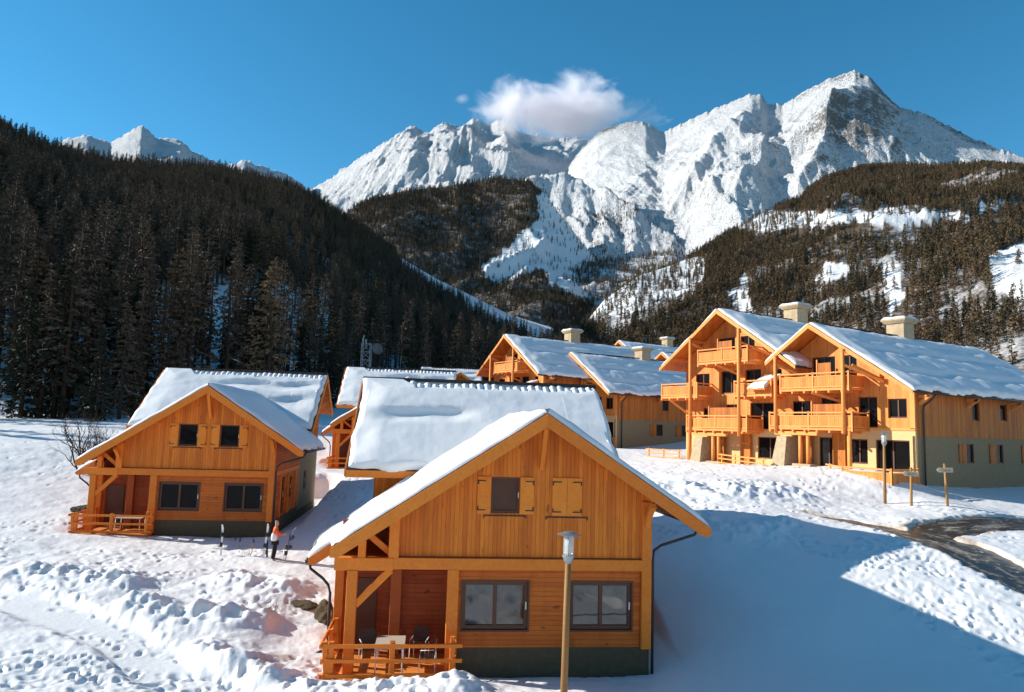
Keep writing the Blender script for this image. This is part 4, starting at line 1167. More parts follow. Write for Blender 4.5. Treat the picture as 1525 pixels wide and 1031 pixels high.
    # gutters and rainwater pipes
    g = MB()
    ze = ZT - S * XR - .1
    g.tube([(XR + .07, YF + .9, ze), (XR + .07, 6.6, ze - .03)], .075, 8)
    g.tube([(XR + .05, .0, ze - .05), (XR - .1, .0, ze - .28), (XW + .35, .0, ze - .62), (XW + .13, .0, ze - .78), (XW + .09, -.03, ze - 1.1), (XW + .09, -.03, -.1)], .045, 8)
    g.build('gutter', M['darkmetal'], root)
    g = MB(); g.tube([(-7.07, 1.5, z1 - .22), (-7.07, 7.2, z1 - .2)], .085, 8)
    g.tube([(-7.05, 1.75, z1 - .25), (-7.0, 1.75, z1 - .5), (-6.6, 1.75, z1 - .8), (-6.42, 1.75, z1 - 1.0), (-6.36, 1.8, z1 - 1.25), (-6.36, 1.9, .5), (-6.38, 1.8, .25), (-6.75, 1.6, .12)], .045, 8); g.build('gutter', M['darkmetal'], root)
    # porch railing
    r_ = random.Random(3); f = MB()
    fence_panel(f, (-5.95, -.62, .1), (-2.55, -.62, .1), 3, (.12, .52, .92), 1.02, 0, .15, .11, .28, r_)
    fence_panel(f, (-6.02, 1.9, .1), (-6.02, -.62, .1), 3, (.12, .52, .92), 1.02, .12, .15, .11, .2, r_)
    fence_panel(f, (-2.55, -.60, .1), (-2.55, -.1, .1), 2, (.12, .52, .92), 1.15, 0, .13, .11, .12, r_)
    f.build('porch_railing', M['timber'], root)
    # snow -------------------------------------------------------------
    def valley(P):
        zv = ZR - SR * (YR - P[..., 1])
        return P
    zs = .012
    hid = lambda x: yv(ZT - S * abs(x))
    def cutw(P):   # pull the sheet's far edge onto the valley
        y = P[..., 1]; lim = yv(P[..., 2]) + .25
        P[..., 1] = np.minimum(y, np.maximum(lim, YF + .5)); return P
    roof_snow(roof, (0, YF + .03, ZT + zs), (0, 1, 0), (-c, 0, -s_), yv(ZT) - YF + .3, wl_ - .06, .22, 3 if variant == 'A' else 5, (1, 0, 0, 1), cut=cutw, lump=.5)
    roof_snow(roof, (0, YF + .03, ZT + zs), (0, 1, 0), (c, 0, -s_), yv(ZT) - YF + .3, wr - .06, .27, 7 if variant == 'A' else 9, (1, 0, 0, 1), cut=cutw, lump=.35)
    roof_snow(roof, (XL + .6, 1.55, z0 - .08 + S * .6), (0, 1, 0), (-c, 0, -s_), 5.8, 1.52 / c, .28, 15, (1, 0, 0, 1), cut=cutw, lump=.3)
    c2, s2 = 1 / math.hypot(1, SR), SR / math.hypot(1, SR)
    stp = [(2.6, .8, .20, 1.0, 4.6)] if variant == 'A' else [(1.5, .8, .16, 4, 10.2), (3.2, 1.2, .2, 6, 10.0)]
    roof_snow(roof, (RXL + .03, YR - .02, ZR + zs), (1, 0, 0), (0, -c2, -s2), RXR - RXL - .06, ev / c2 - .02, .32, 21 if variant == 'A' else 27, (1, 1, 1, 1), ribs=(.34, .95, 2.0, 10.7), steps=stp, lump=.18)
    roof_snow(roof, (RXL + .03, YR + .02, ZR + zs), (1, 0, 0), (0, c2, -s2), RXR - RXL - .06, 3.7 / c2 - .02, .34, 33, (1, 1, 1, 1), step=.3)
    return root
A_ = chalet('wooden_chalet', 'nearest orange timber chalet with one upper shutter pair closed behind the lamp post', CH_A, 'A')
C_ = chalet('wooden_chalet', 'timber chalet beside the person with skis, both upper windows open', CH_C, 'C')
D_ = copy_tree(C_); D_.location = CH_D; D_['label'] = 'half hidden chalet whose porch shows just behind the nearest chalet, the dish mast above it'
E_ = copy_tree(C_); E_.location = CH_E; E_['label'] = 'farthest chalet, only a snowy roof and tiny gable showing beside the balcony block'

# ------------------------------------------------------------------ apartment blocks with balconies
def balcony(root, x0, x1, z, y0=0.0, y1=1.8, left=True, right=True, posts=(), rmat='pale_boards'):
    f = MB(); f.box(x0 - .05, x1 + .05, y0 - .05, y1, z - .18, z - .02)
    for k in range(int((x1 - x0) / 1.0) + 1):
        x = x0 + .2 + k * 1.0
        if x < x1: f.beam((x, y0 - .25, z - .27), (x, y1, z - .27), .12, .17)
    b = f.build('balcony', M['pale_timber'], root)
    p = MB()
    def panel(a, c):
        a, c = Vector(a), Vector(c); d = (c - a); L = d.length; d.normalize(); s = Vector((d.y, -d.x, 0))
        n = max(2, int(L / .145))
        for k in range(n):
            u0 = a + d * (L * k / n + .006); u1 = a + d * (L * (k + 1) / n - .006)
            q = [u0 - s * .012, u1 - s * .012, u1 + s * .012, u0 + s * .012]
            p.hexa([x + Vector((0, 0, .10)) for x in q] + [x + Vector((0, 0, .80)) for x in q])
    r = MB()
    def rail(a, c):
        a, c = Vector(a), Vector(c)
        r.beam(a + Vector((0, 0, 1.05)), c + Vector((0, 0, 1.05)), .12, .10); r.beam(a + Vector((0, 0, .82)), c + Vector((0, 0, .82)), .08, .07); r.beam(a + Vector((0, 0, .07)), c + Vector((0, 0, .07)), .09, .10)
        n = max(1, round((c - a).length / 2.9))
        for k in range(n + 1):
            q = a.lerp(c, k / n); r.beam(q + Vector((0, 0, -.25)), q + Vector((0, 0, 1.14)), .12, .12)
    segs = [((x0, y0, z), (x1, y0, z))]
    if left: segs.append(((x0, y1, z), (x0, y0 + .02, z)))
    if right: segs.append(((x1, y0 + .02, z), (x1, y1, z)))
    for a, c in segs: panel(a, c); rail(a, c)
    p.build('balustrade', M[rmat], b); r.build('handrail', M['pale_timber'], b)
    return b
def apt_block(name, label, loc, kind):
    root = thing(name, label, 'apartment block', loc, RB)
    if kind == 1: XL, XR, ZT, WL, WR, LEN = -3.85, 7.5, 10.2, -3.4, 6.55, 22.5
    else: XL, XR, ZT, WL, WR, LEN = -6.8, 7.6, 12.6, -5.3, 6.0, 19.5
    S = .665; c, s_ = 1 / math.hypot(1, S), S / math.hypot(1, S)
    top = lambda x: ZT - S * abs(x) - .30
    yw = 1.8; yb = LEN - .6
    ztop = lambda x: top(x)
    if kind == 1:
        H = [(-1.05, 0.85, 5.6, 7.9), (1.3, 2.55, 5.6, 7.9), (-2.9, -1.25, 3.3, 4.7), (-.35, 1.0, 2.8, 4.9), (2.6, 4.0, 2.8, 4.9), (4.75, 6.05, 3.45, 4.75), (3.8, 6.15, -.1, 2.0), (1.9, 3.2, .3, 2.0), (-.6, .9, -.3, 2.05)]
        base_top = 2.75
    else:
        H = [(-1.4, 0.35, 8.35, 10.4), (.95, 2.4, 8.35, 10.4), (-4.1, -2.5, 6.0, 7.5), (-1.2, .9, 5.7, 7.6), (1.4, 3.0, 5.6, 7.6), (4.2, 5.0, 6.2, 7.5), (-3.2, -1.9, 3.0, 4.5), (-.6, .9, 2.8, 4.8), (1.9, 4.2, 2.8, 4.9), (2.6, 4.9, .5, 2.2), (-2.2, -.8, -.3, 2.0), (5.2, 5.7, -.2, 2.0)]
        base_top = 2.75
    lo = [h for h in H if h[2] < 2.3]; hi = [h for h in H if h[2] >= 2.3]
    w = MB(); w.wall(WL, WR, -2.6, base_top, yw, yw + .2, lo); w.build('base_wall', M['plaster'], root)
    w = MB(); w.wall(WL, WR, base_top, top, yw - .03, yw + .2, hi, cuts=(0,)); w.build('front_wall', M['pale_boards'], root)
    # long sides
    SH = [(1.9, 3.2 , 3.5, 4.85)]
    side_hi = [(8.8, 9.75, 3.5, 4.75), (12.6, 13.6, 3.6, 4.8), (17, 18, 3.6, 4.8)]
    side_lo = [(7.9, 8.9, .55, 1.9), (11.9, 12.9, .55, 1.9), (16.5, 17.5, .55, 1.9)]
    Ts = Matrix.Translation((WR, 0, 0)) @ Matrix.Rotation(R(90), 4, 'Z')
    tz = top(WR) + .12
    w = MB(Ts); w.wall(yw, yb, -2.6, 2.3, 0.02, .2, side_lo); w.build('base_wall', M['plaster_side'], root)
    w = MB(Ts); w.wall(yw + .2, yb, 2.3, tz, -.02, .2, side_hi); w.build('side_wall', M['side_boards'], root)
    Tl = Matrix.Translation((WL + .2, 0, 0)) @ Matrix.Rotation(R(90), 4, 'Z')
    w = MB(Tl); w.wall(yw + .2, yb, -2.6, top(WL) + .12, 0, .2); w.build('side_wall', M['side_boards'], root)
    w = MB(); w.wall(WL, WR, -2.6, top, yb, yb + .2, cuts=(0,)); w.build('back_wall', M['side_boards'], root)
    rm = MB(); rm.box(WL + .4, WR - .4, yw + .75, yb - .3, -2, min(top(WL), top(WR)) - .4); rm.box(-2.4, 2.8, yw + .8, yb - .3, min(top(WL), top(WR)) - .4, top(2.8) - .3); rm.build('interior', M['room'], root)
    tbm = MB(); tbm.box(WR - .3, WR + .03, yw - .06, yw - .03, base_top, tz + .1); tbm.box(WL, WR, yw - .06, yw - .03, base_top - .1, base_top + .06); tbm.build('corner_board', M['pale_timber'], root)
    for h in H:
        if h[3] - h[2] > .1: window(root, Matrix.Translation((h[0], yw - .03, h[2])), h[1] - h[0], h[3] - h[2], 2 if h[1] - h[0] > .9 else 1, .08, depth=.14, handle=False, pane='pane_dark')
    for i, (a, b_, za, zb) in enumerate(side_hi + side_lo):
        window(root, Matrix.Translation((WR, a, za)) @ Matrix.Rotation(R(90), 4, 'Z'), b_ - a, zb - za, 1, .07, depth=.1, handle=False, pane='pane_dark')
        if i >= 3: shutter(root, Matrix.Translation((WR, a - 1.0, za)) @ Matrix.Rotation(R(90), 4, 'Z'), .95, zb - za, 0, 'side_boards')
    # roof
    rf = MB(); slab(rf, (0, 0, ZT), (0, 1, 0), (-c, 0, -s_), LEN, -XL / c, .12); slab(rf, (0, 0, ZT), (0, 1, 0), (c, 0, -s_), LEN, XR / c, .12)
    roof = rf.build('roof', M['tile'], root)
    so = MB(); dz = -.17; slab(so, (0, .06, ZT + dz), (0, 1, 0), (-c, 0, -s_), LEN - .12, -XL / c - .05, .04); slab(so, (0, .06, ZT + dz), (0, 1, 0), (c, 0, -s_), LEN - .12, XR / c - .05, .04)
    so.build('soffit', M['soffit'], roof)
    rc_ = MB(); rc_.beam((0, .1, ZT + .05), (0, LEN - .1, ZT + .05), .34, .14); rc_.build('ridge_cap', M['tile'], roof)
    for xe in (XL, XR):
        for y in (-.04, LEN + .04):
            m = MB(); a = Vector((0, y, ZT - .01)); b_ = Vector((xe * 1.005, y, ZT - S * abs(xe) * 1.005 - .01)); h = .34
            v = [a, b_, b_ - Vector((0, 0, h * .8)), a - Vector((0, 0, h))]; v = [p + Vector((0, -.03, 0)) for p in v] + [p + Vector((0, .03, 0)) for p in v]
            m.add(v, [(0, 1, 2, 3), (7, 6, 5, 4), (0, 4, 5, 1), (1, 5, 6, 2), (2, 6, 7, 3), (3, 7, 4, 0)]); m.build('bargeboard', M['pale_timber'], root)
    pu = MB()
    for x in [k for k in (-5.3, -3.1, 2.9, 5.2, WR - .2) if k > XL + .3]:
        pu.beam((x, .12, top(x) + .0), (x, yw + .1, top(x) + .0), .2, .24)
    pu.beam((0, .12, top(0) - .06), (0, yw + .1, top(0) - .06), .22, .28)
    pu.build('purlins', M['pale_timber'], root)
    seed = 40 + kind
    stp = [(3.2, .8, .16, 1.5, 21), (6.4, .6, .18, 1.2, 21), (1.6, .6, .08, 4, 20)]
    roof_snow(roof, (.02, .03, ZT + .012), (0, 1, 0), (c, 0, -s_), LEN - .06, XR / c - .03, .32, seed, (1, 1, 1, 1), step=.28, steps=stp, lump=.35, ribs=(.45, .5, 1.5, LEN - 2))
    roof_snow(roof, (-.02, .03, ZT + .012), (0, 1, 0), (-c, 0, -s_), LEN - .06, -XL / c - .03, .34, seed + 5, (1, 1, 1, 1), step=.28, lump=.25)
    # chimney
    cy = 11.4 if kind == 1 else 10.0
    ch = MB(); ch.box(-.72, .72, cy - .72, cy + .72, ZT - 1.2, ZT + 1.05); chim = ch.build('chimney', M['stone'], roof)
    cp = MB(); cp.hexa([(-.82, cy - .82, ZT + 1.05), (.82, cy - .82, ZT + 1.05), (.82, cy + .82, ZT + 1.05), (-.82, cy + .82, ZT + 1.05), (-1.02, cy - 1.02, ZT + 1.28), (1.02, cy - 1.02, ZT + 1.28), (1.02, cy + 1.02, ZT + 1.28), (-1.02, cy + 1.02, ZT + 1.28)]); cp.box(-1.02, 1.02, cy - 1.02, cy + 1.02, ZT + 1.28, ZT + 1.40)
    cp.build('chimney_cap', M['stone'], roof)
    n = 13; gx = np.linspace(-1.0, 1.0, n); U, V = np.meshgrid(gx, gx, indexing='ij'); e = np.minimum(1.0 - abs(U), 1.0 - abs(V))
    grid_mesh('chimney_snow', np.stack([U, V + cy, ZT + 1.405 + .24 * np.sqrt(np.clip(1 - (1 - np.clip(e / .45, 0, 1)) ** 2, 0, 1)) * (1 + .3 * fbm(U, V, 2, 3))], -1), M['roof_snow'], roof)
    # gutter under the long eave with its pipe at the front corner
    g = MB(); ze = ZT - S * XR - .12; g.tube([(XR + .05, .2, ze), (XR + .05, LEN - .2, ze - .04)], .09, 8)
    g.tube([(XR, 2.6, ze - .05), (XR - .15, 2.6, ze - .3), (WR + .16, 2.6, ze - .8), (WR + .12, 2.6, ze - 1.1), (WR + .12, 2.6, -1.9)], .06, 8); g.build('gutter', M['darkmetal'], root)
    # knee braces under the eave
    for y in (2.3, 8.2, 14.2, 19.0):
        if y < yb:
            k = MB(); k.beam((WR, y, tz - 1.25), (XR - .15, y, ZT - S * (XR - .15) - .33), .16, .2); k.beam((WR, y, ZT - S * (XR - .15) - .42), (XR - .2, y, ZT - S * (XR - .15) - .42), .16, .18); k.build('knee_brace', M['pale_timber'], root)
    # pillars, balconies, screens
    def pole(x, y, z0, z1, r=.13):
        m = MB(); m.tube([(x, y, z0), (x, y, z1)], r, 10); m.build('pillar', M['pale_timber'], root)
    def brace(p, q):
        m = MB(); m.beam(p, q, .14, .18); m.build('brace', M['pale_timber'], root)
    def screen(x0, x1, z0, z1, y=.75):
        m = MB(); m.box(x0, x1, y, y + .05, z0, z1); m.build('privacy_screen', M['side_boards'], root)
        m = MB(); m.beam((x0, y, z0 - .3), (x0, y, z1 + .25), .1, .1); m.build('screen_post', M['pale_timber'], root)
    if kind == 1:
        balcony(root, -2.5, 3.1, 5.5); balcony(root, -3.5, 3.3, 2.72, 0, 1.8, False, True)
        pole(-2.85, -.12, 2.3, top(2.85) + .05); pole(2.75, -.12, 2.3, top(2.75) + .05); pole(3.0, .1, -1.3, 2.55, .15)
        pole(-.9, .1, .1, 2.4, .14); pole(-.25, .1, .1, 2.4, .14)
        screen(.1, 1.2, 5.5, 7.35); screen(-.4, 2.2, 2.7, 4.4)
        brace((-2.85, -.1, 7.4), (-1.2, 1.5, 6.3)); brace((2.85, -.1, 7.0), (4.6, 1.6, 5.9)); brace((.2, 0, 5.2), (1.6, 1.7, 4.5)); brace((3.3, .1, 8.0 - 1.0), (4.5, 1.7, 8.0 - 2.0))
        fz = MB(); rr = random.Random(5); fence_panel(fz, (2.2, -.9, -.75), (3.6, -1.1, -.85), 2, (.3, .62, .95), 1.05, 0, .11, .10, .3, rr); fz.build('terrace_rail', M['pale_timber'], root)
        balcony(root, 3.3, 6.7, -.9, -1.2, 1.7, False, True)
    else:
        balcony(root, -2.1, 3.2, 8.25); balcony(root, -6.5, -2.2, 5.5, 0, 1.8, True, True); balcony(root, 1.6, 5.2, 5.5, .3, 1.8, True, False); balcony(root, -3.4, 3.1, 2.75)
        pole(-2.9, -.12, 2.2, top(2.9) + .05); pole(2.4, -.12, 2.2, top(2.4) + .05); pole(-3.3, .2, -.3, 2.5, .2)
        pole(-.5, .1, .1, 2.4, .14); pole(.1, .1, .1, 2.4, .14)
        screen(-.6, .9, 8.2, 10.0); screen(-1.6, 1.6, 2.75, 4.5)
        brace((-5.6, .1, 5.2), (-4.2, 1.7, 3.6)); brace((-2.9, -.1, 10.0), (-1.6, 1.5, 9.0)); brace((2.4, -.1, 9.7), (4.2, 1.6, 8.6)); brace((.1, .1, 7.9), (1.4, 1.7, 7.0))
        fz = MB(); rr = random.Random(6); fence_panel(fz, (1.0, -.5, -.2), (5.4, -.9, -.35), 4, (.25, .58, .9), 1.0, 0, .11, .10, .3, rr); fence_panel(fz, (-7.6, -.5, -.1), (-4.0, -.3, -.1), 3, (.25, .58, .9), 1.0, 0, .11, .10, .3, rr); fz.build('terrace_rail', M['pale_timber'], root)
        # little snow covered canopy over the stair between the two blocks
        cn = MB(); slab(cn, (3.3, 1.75, 7.0), (1, 0, 0), (0, -.88, -.47), 1.75, 2.3, .14); can = cn.build('canopy', M['pale_timber'], root)
        roof_snow(can, (3.32, 1.73, 7.012), (1, 0, 0), (0, -.88, -.47), 1.71, 2.25, .22, 61, (1, 1, 0, 1), step=.2)
    # battered stone buttress and porch lintel on the ground floor
    bx = -3.3 if kind == 1 else -2.9
    st = MB(); st.hexa([(bx, -.5, -1.2), (bx + 1.3, -.5, -1.2), (bx + 1.3, 1.75, -1.2), (bx, 1.75, -1.2), (bx + .35, .1, 2.05), (bx + 1.2, .1, 2.05), (bx + 1.2, 1.75, 2.05), (bx + .35, 1.75, 2.05)]); st.build('stone_buttress', M['stone'], root)
    ln = MB(); ln.beam((bx + .3, .05, 2.28), (bx + 3.9, .05, 2.28), .3, .26); ln.build('lintel', M['pale_timber'], root)
    pb = MB(); px_ = -.58 if kind == 1 else -.2; pb.box(px_ - .75, px_ + .75, -.3, .5, -1.3, .12); pb.build('stone_base', M['stone'], root)
    rw = MB(); rw.box(bx + 1.4, bx + 2.4, yw - .5, yw - .35, -1.0, 2.4); rw.box(bx + 4.0, bx + 5.0, yw - .32, yw - .12, -1.0, 2.5); rw.build('recess_boards', M['side_boards'], root)
    return root
P1 = apt_block('apartment_block', 'near balcony block with dark shaded side wall and two stacked balconies, beside the signposts', AP1, 1)
P2 = apt_block('apartment_block', 'taller balcony block joining the near one behind, three tiers of balconies under its gable', AP2, 2)
Q1 = copy_tree(P1); Q1.location = AF1; Q1['label'] = 'farther balcony block showing its orange side wall, just over the snowy chalet ridge'
Q2 = copy_tree(P2); Q2.location = AF2; Q2['label'] = 'tall far balcony block with its gable rising beside the dark forest'
G1 = copy_tree(P1); G1.location = (18.4, 126.0, 15.5 + ZC - 10.2); G1['label'] = 'remote block, only roof and chimney showing over the far balcony block'
G2 = copy_tree(P1); G2.location = (24.0, 117.0, 12.7 + ZC - 10.2); G2['label'] = 'remote block whose tiny gable peeps out beside the taller balcony block'
# ------------------------------------------------------------------ lamp posts and signs
def lamp_post(label, loc, tilt=0.0, h=4.0):
    r = thing('street_lamp', label, 'lamp post', loc, 0, 'wooden lamp posts'); r.rotation_euler = (0, tilt, 0)
    m = MB(); m.tube([(0, 0, -.5), (0, 0, h * .4), (0, 0, h - .75)], [.092, .084, .074], 14); m.build('pole', M['pole_wood'], r)
    m = MB(); m.lathe([(.07, h - .76), (.11, h - .70), (.155, h - .58), (.155, h - .55), (.05, h - .545)], 18); c = m.build('lamp_base', M['grey_metal'], r)
    t = NT('lamp_glass', .12, .5); t.b.inputs['Transmission Weight'].default_value = .6; t.b.inputs['Alpha'].default_value = .75
    m = MB(); m.smooth = True; m.lathe([(.128, h - .55), (.132, h - .50), (.132, h - .06), (.12, h - .05)], 18); m.build('lamp_glass', t.col((.75, .78, .76)), r)
    m = MB(); m.lathe([(.05, h - .55), (.06, h - .3), (.05, h - .05)], 10); m.build('bulb', M['white_paint'], r)
    for k in range(3):
        a = 2.1 * k + .4; m = MB(); m.tube([(.14 * math.cos(a), .14 * math.sin(a), h - .56), (.14 * math.cos(a), .14 * math.sin(a), h - .04)], .009, 5); m.build('bar', M['grey_metal'], r)
    m = MB(); m.lathe([(.30, h - .055), (.31, h - .045), (.16, h + .0), (.10, h + .03), (.03, h + .035)], 22); m.build('shade', M['grey_metal'], r)
    return r
p = at(840, 1018, 18.9); lamp_post('weathered wooden lamp post standing in front of the nearest chalet', (p.x, p.y, gz(p.x, p.y)), R(.7), 4.05)
p = at(1318, 746, 43.4); lamp_post('slim brown lamp post by the lane in front of the near balcony block', (p.x, p.y, gz(p.x, p.y)), R(.6), 4.1)
def signpost(label, px, py, d, h, tilt, face, dark):
    q = at(px, py, d); x, y = q.x, q.y
    r = thing('signpost', label, 'sign', (x, y, gz(x, y)), R(-12)); r.rotation_euler = (0, tilt, R(-12))
    m = MB(); m.tube([(0, 0, -.4), (0, 0, h)], .075, 10); m.tube([(0, 0, h), (0, 0, h + .06)], .08, 10); m.build('post', M['pole_wood'], r)
    b = MB(); w = .36
    v = [(-w - .12, .13), (-w, 0), (w, 0), (w, .26), (-w, .26)]
    P = [(x_, -.10, h - .42 + z_) for x_, z_ in v] + [(x_, -.145, h - .42 + z_) for x_, z_ in v]
    b.add(P, [(0, 1, 2, 3, 4), (9, 8, 7, 6, 5)] + [(i, i + 5, (i + 1) % 5 + 5, (i + 1) % 5) for i in range(5)]); bo = b.build('board', M[face], r)
    # routed lettering, too small in the photo to read: short dark strokes
    l = MB(); rg_ = random.Random(int(px)); xx = -.24
    while xx < .27:
        k = rg_.choice('ILTE'); z = h - .42 + .07; hh = .12
        l.box(xx, xx + .018, -.152, -.146, z, z + hh)
        if k in 'LE': l.box(xx + .019, xx + .06, -.152, -.146, z, z + .018)
        if k in 'TE': l.box(xx + .019, xx + .06, -.152, -.146, z + hh - .018, z + hh)
        xx += .085
    l.build('lettering', M[dark], bo)
M['sign_pale'] = simple('pale_sign_board', (.58, .50, .34), .7, .2, .15, 6)
M['sign_brown'] = simple('brown_lettering', (.22, .09, .05), .7, .2)
signpost('pale signpost with dark lettering, nearer the lamp post, leaning slightly', 1357, 742, 42.2, 2.1, R(1.0), 'sign_pale', 'iron')
signpost('signpost with brownish lettering standing against the dark shaded wall', 1411, 745, 41.8, 2.3, R(-2.0), 'sign_pale', 'sign_brown')

# ------------------------------------------------------------------ lattice mast
def mast():
    x, y = (545 - CX) / F * 112, 112
    r = thing('radio_mast', 'thin grey lattice mast with a round dish, behind the far chalet roof', 'mast', (x, y, gz(x, y)))
    h = 20.8 - gz(x, y); M['mast'] = simple('pale_galvanised_steel', (.26, .30, .31), .5, .4)
    M['dish'] = simple('grey_mesh_dish', (.10, .115, .12), .7, .3)
    m = MB(); a = .65; H = h - 1.4
    cs = [(-a, -a), (a, -a), (a, a), (-a, a)]
    for cx, cy in cs: m.beam((cx, cy, -.4), (cx, cy, H), .11, .11)
    n = 9
    for k in range(n):
        z0, z1 = H * k / n, H * (k + 1) / n
        for i in range(4):
            p, q = cs[i], cs[(i + 1) % 4]
            m.beam((*p, z0), (*q, z1), .07, .07); m.beam((*p, z1), (*q, z1), .07, .07)
    m.build('lattice', M['mast'], r)
    m = MB(); m.tube([(-.5, 0, H - .1), (-.5, 0, h)], .06, 6); m.tube([(-.55, -.2, H - .8), (-.55, -.2, H + .9)], .09, 8); m.tube([(-.15, .2, H - .8), (-.15, .2, H + .7)], .09, 8); m.build('antenna', M['mast'], r)
    m = MB(Matrix.Translation((1.75, -.4, H - .8)) @ Matrix.Rotation(R(80), 4, 'X') @ Matrix.Rotation(R(25), 4, 'Y')); m.lathe([(.1, -.25), (.6, -.12), (.85, .12), (.8, .12), (.55, -.06), (.02, -.16)], 20); m.build('dish', M['dish'], r)
mast()

# ------------------------------------------------------------------ porch furniture
def on(c, x, y, z): return Matrix.Translation(c) @ Matrix.Rotation(YAW, 4, 'Z') @ Vector((x, y, z))
def table(label, c, x, y, rz=0):
    p = on(c, x, y, .1); r = thing('patio_table', label, 'table', p, YAW + rz)
    m = MB(); m.hexa([(-.42, -.65, .70), (.42, -.65, .70), (.42, .65, .70), (-.42, .65, .70), (-.43, -.66, .735), (.43, -.66, .735), (.43, .66, .735), (-.43, .66, .735)]); m.build('table_top', M['tabletop'], r)
    for sx in (-1, 1):
        for sy in (-1, 1): m = MB(); m.tube([(sx * .36, sy * .58, .7), (sx * .39, sy * .62, 0)], .02, 6); m.build('leg', M['white_paint'], r)
def chair(label, c, x, y, rz, frame='iron'):
    p = on(c, x, y, .1); r = thing('patio_chair', label, 'chair', p, YAW + rz)
    m = MB()
    for k in range(7): m.box(-.22, .22, -.22 + k * .064, -.22 + k * .064 + .05, .43, .455)
    m.build('seat', M['plastic'], r)
    m = MB(); W, z0, z1 = .235, .52, .93
    # back with a lattice of holes and rounded shoulders
    nx, nz = 7, 5
    for i in range(nx + 1):
        x_ = -W + 2 * W * i / nx; zz = z1 - (.07 if i in (0, nx) else 0); m.box(x_ - .022, x_ + .022, .215, .24, z0, zz)
    for j in range(nz + 1):
        z_ = z0 + (z1 - z0) * j / nz; ww = W - (.05 if j == nz else 0); m.box(-ww, ww, .211, .236, z_ - .022, z_ + .022)
    m.build('backrest', M['plastic'], r)
    for sx in (-1, 1):
        m = MB(); m.tube([(sx * .24, .26, 0), (sx * .24, .24, .45), (sx * .24, .235, .85)], .014, 6); m.build('leg', M[frame], r)
        m = MB(); m.tube([(sx * .24, -.24, 0), (sx * .24, -.2, .44), (sx * .25, -.18, .64), (sx * .25, .2, .66)], .014, 6); m.build('leg', M[frame], r)
table('grey topped table on the porch of the nearest chalet', CH_A, -4.35, .35, 0)
chair('black perforated chair nearest the porch corner post, left of the grey table', CH_A, -5.0, .75, R(15), 'white_paint')
chair('black chair between the grey table and the porch opening post', CH_A, -3.5, 1.0, R(-15), 'white_paint')
chair('pale framed chair near the porch railing, turned towards the grey table', CH_A, -3.25, .05, R(-95), 'white_paint')
table('wooden topped table on the porch of the chalet beside the person', CH_C, -3.7, .3, R(90))
chair('dark chair behind the table on the porch of the chalet beside the person', CH_C, -4.6, .9, R(20))

# ------------------------------------------------------------------ skis, poles and the person
M['ski_white'] = simple('white_ski', (.78, .76, .72), .35, .5, .08)
M['ski_blue'] = simple('blue_ski_tip', (.15, .28, .55), .35, .5, .2)
M['ski_wood'] = simple('tan_ski_base', (.62, .42, .2), .4, .4, .15)
def ski(name, label, x, y, lean, h=1.7, mat='ski_white', group=None, rz=0, sink=.25, bind=(.45, .72)):
    r = thing(name, label, 'ski', (x, y, gz(x, y) - sink), rz, group); r.rotation_euler = (lean[0], lean[1], rz)
    m = MB(); n = 10; vs = []
    for k in range(n + 1):
        t = k / n; z = h * t; w = .052 - .012 * math.sin(math.pi * t); w *= 1 if t < .93 else .55; y0 = .0 if t < .88 else -(t - .88) * .9
        vs += [(-w, y0 - .008, z), (w, y0 - .008, z), (w, y0 + .008, z), (-w, y0 + .008, z)]
    fs = [(4 * k + i, 4 * k + (i + 1) % 4, 4 * k + 4 + (i + 1) % 4, 4 * k + 4 + i) for k in range(n) for i in range(4)] + [(3, 2, 1, 0), (4 * n, 4 * n + 1, 4 * n + 2, 4 * n + 3)]
    m.add(vs, fs); m.build('ski_board', M[mat], r)
    m = MB()
    for b in bind: m.box(-.05, .05, -.09, -.01, h * b - .09, h * b + .09); m.box(-.035, .035, -.14, -.09, h * b - .05, h * b + .07)
    m.build('binding', M['plastic'], r)
    return r
def put(px, py, d): q = at(px, py, d); return q.x, q.y
x, y = put(329, 824, 34.0); ski('ski', 'white ski planted upright alone in the snow in front of the middle of the wall', x, y, (R(2), R(1)), 1.65)
x, y = put(391, 832, 33.4); ski('ski', 'white ski planted upright just left of the person, leaning a little', x, y, (R(-2), R(5)), 1.75)
x, y = put(398, 832, 33.6); ski('ski', 'dark ski standing between the white ski and the person', x, y, (R(0), R(-3)), 1.05, 'plastic')
def ski_pole(label, px, py, d, h, lean):
    x, y = put(px, py, d); r = thing('ski_pole', label, 'ski pole', (x, y, gz(x, y) - .25), 0, 'ski poles stuck in the shaded snow'); r.rotation_euler = lean
    m = MB(); m.tube([(0, 0, 0), (0, 0, h)], .012, 6); m.build('shaft', M['grey_metal'], r)
    m = MB(); m.tube([(0, 0, h - .14), (0, 0, h + .03)], .028, 8); m.tube([(0, 0, h + .03), (.05, 0, h - .1)], .012, 5); m.build('grip', M['plastic'], r)
for k, (px, py, lb) in enumerate(((346, 806, 'black gripped ski pole in the shaded snow, leaning most, left of the others'), (356, 806, 'small dark ski pole in the middle of the three in the shaded snow'), (379, 808, 'faint ski pole in the shaded snow closest to the wall corner'))):
    ski_pole(lb, px, py, 36.2, .72 - .08 * k, (R(3), R(14 - 9 * k), 0))

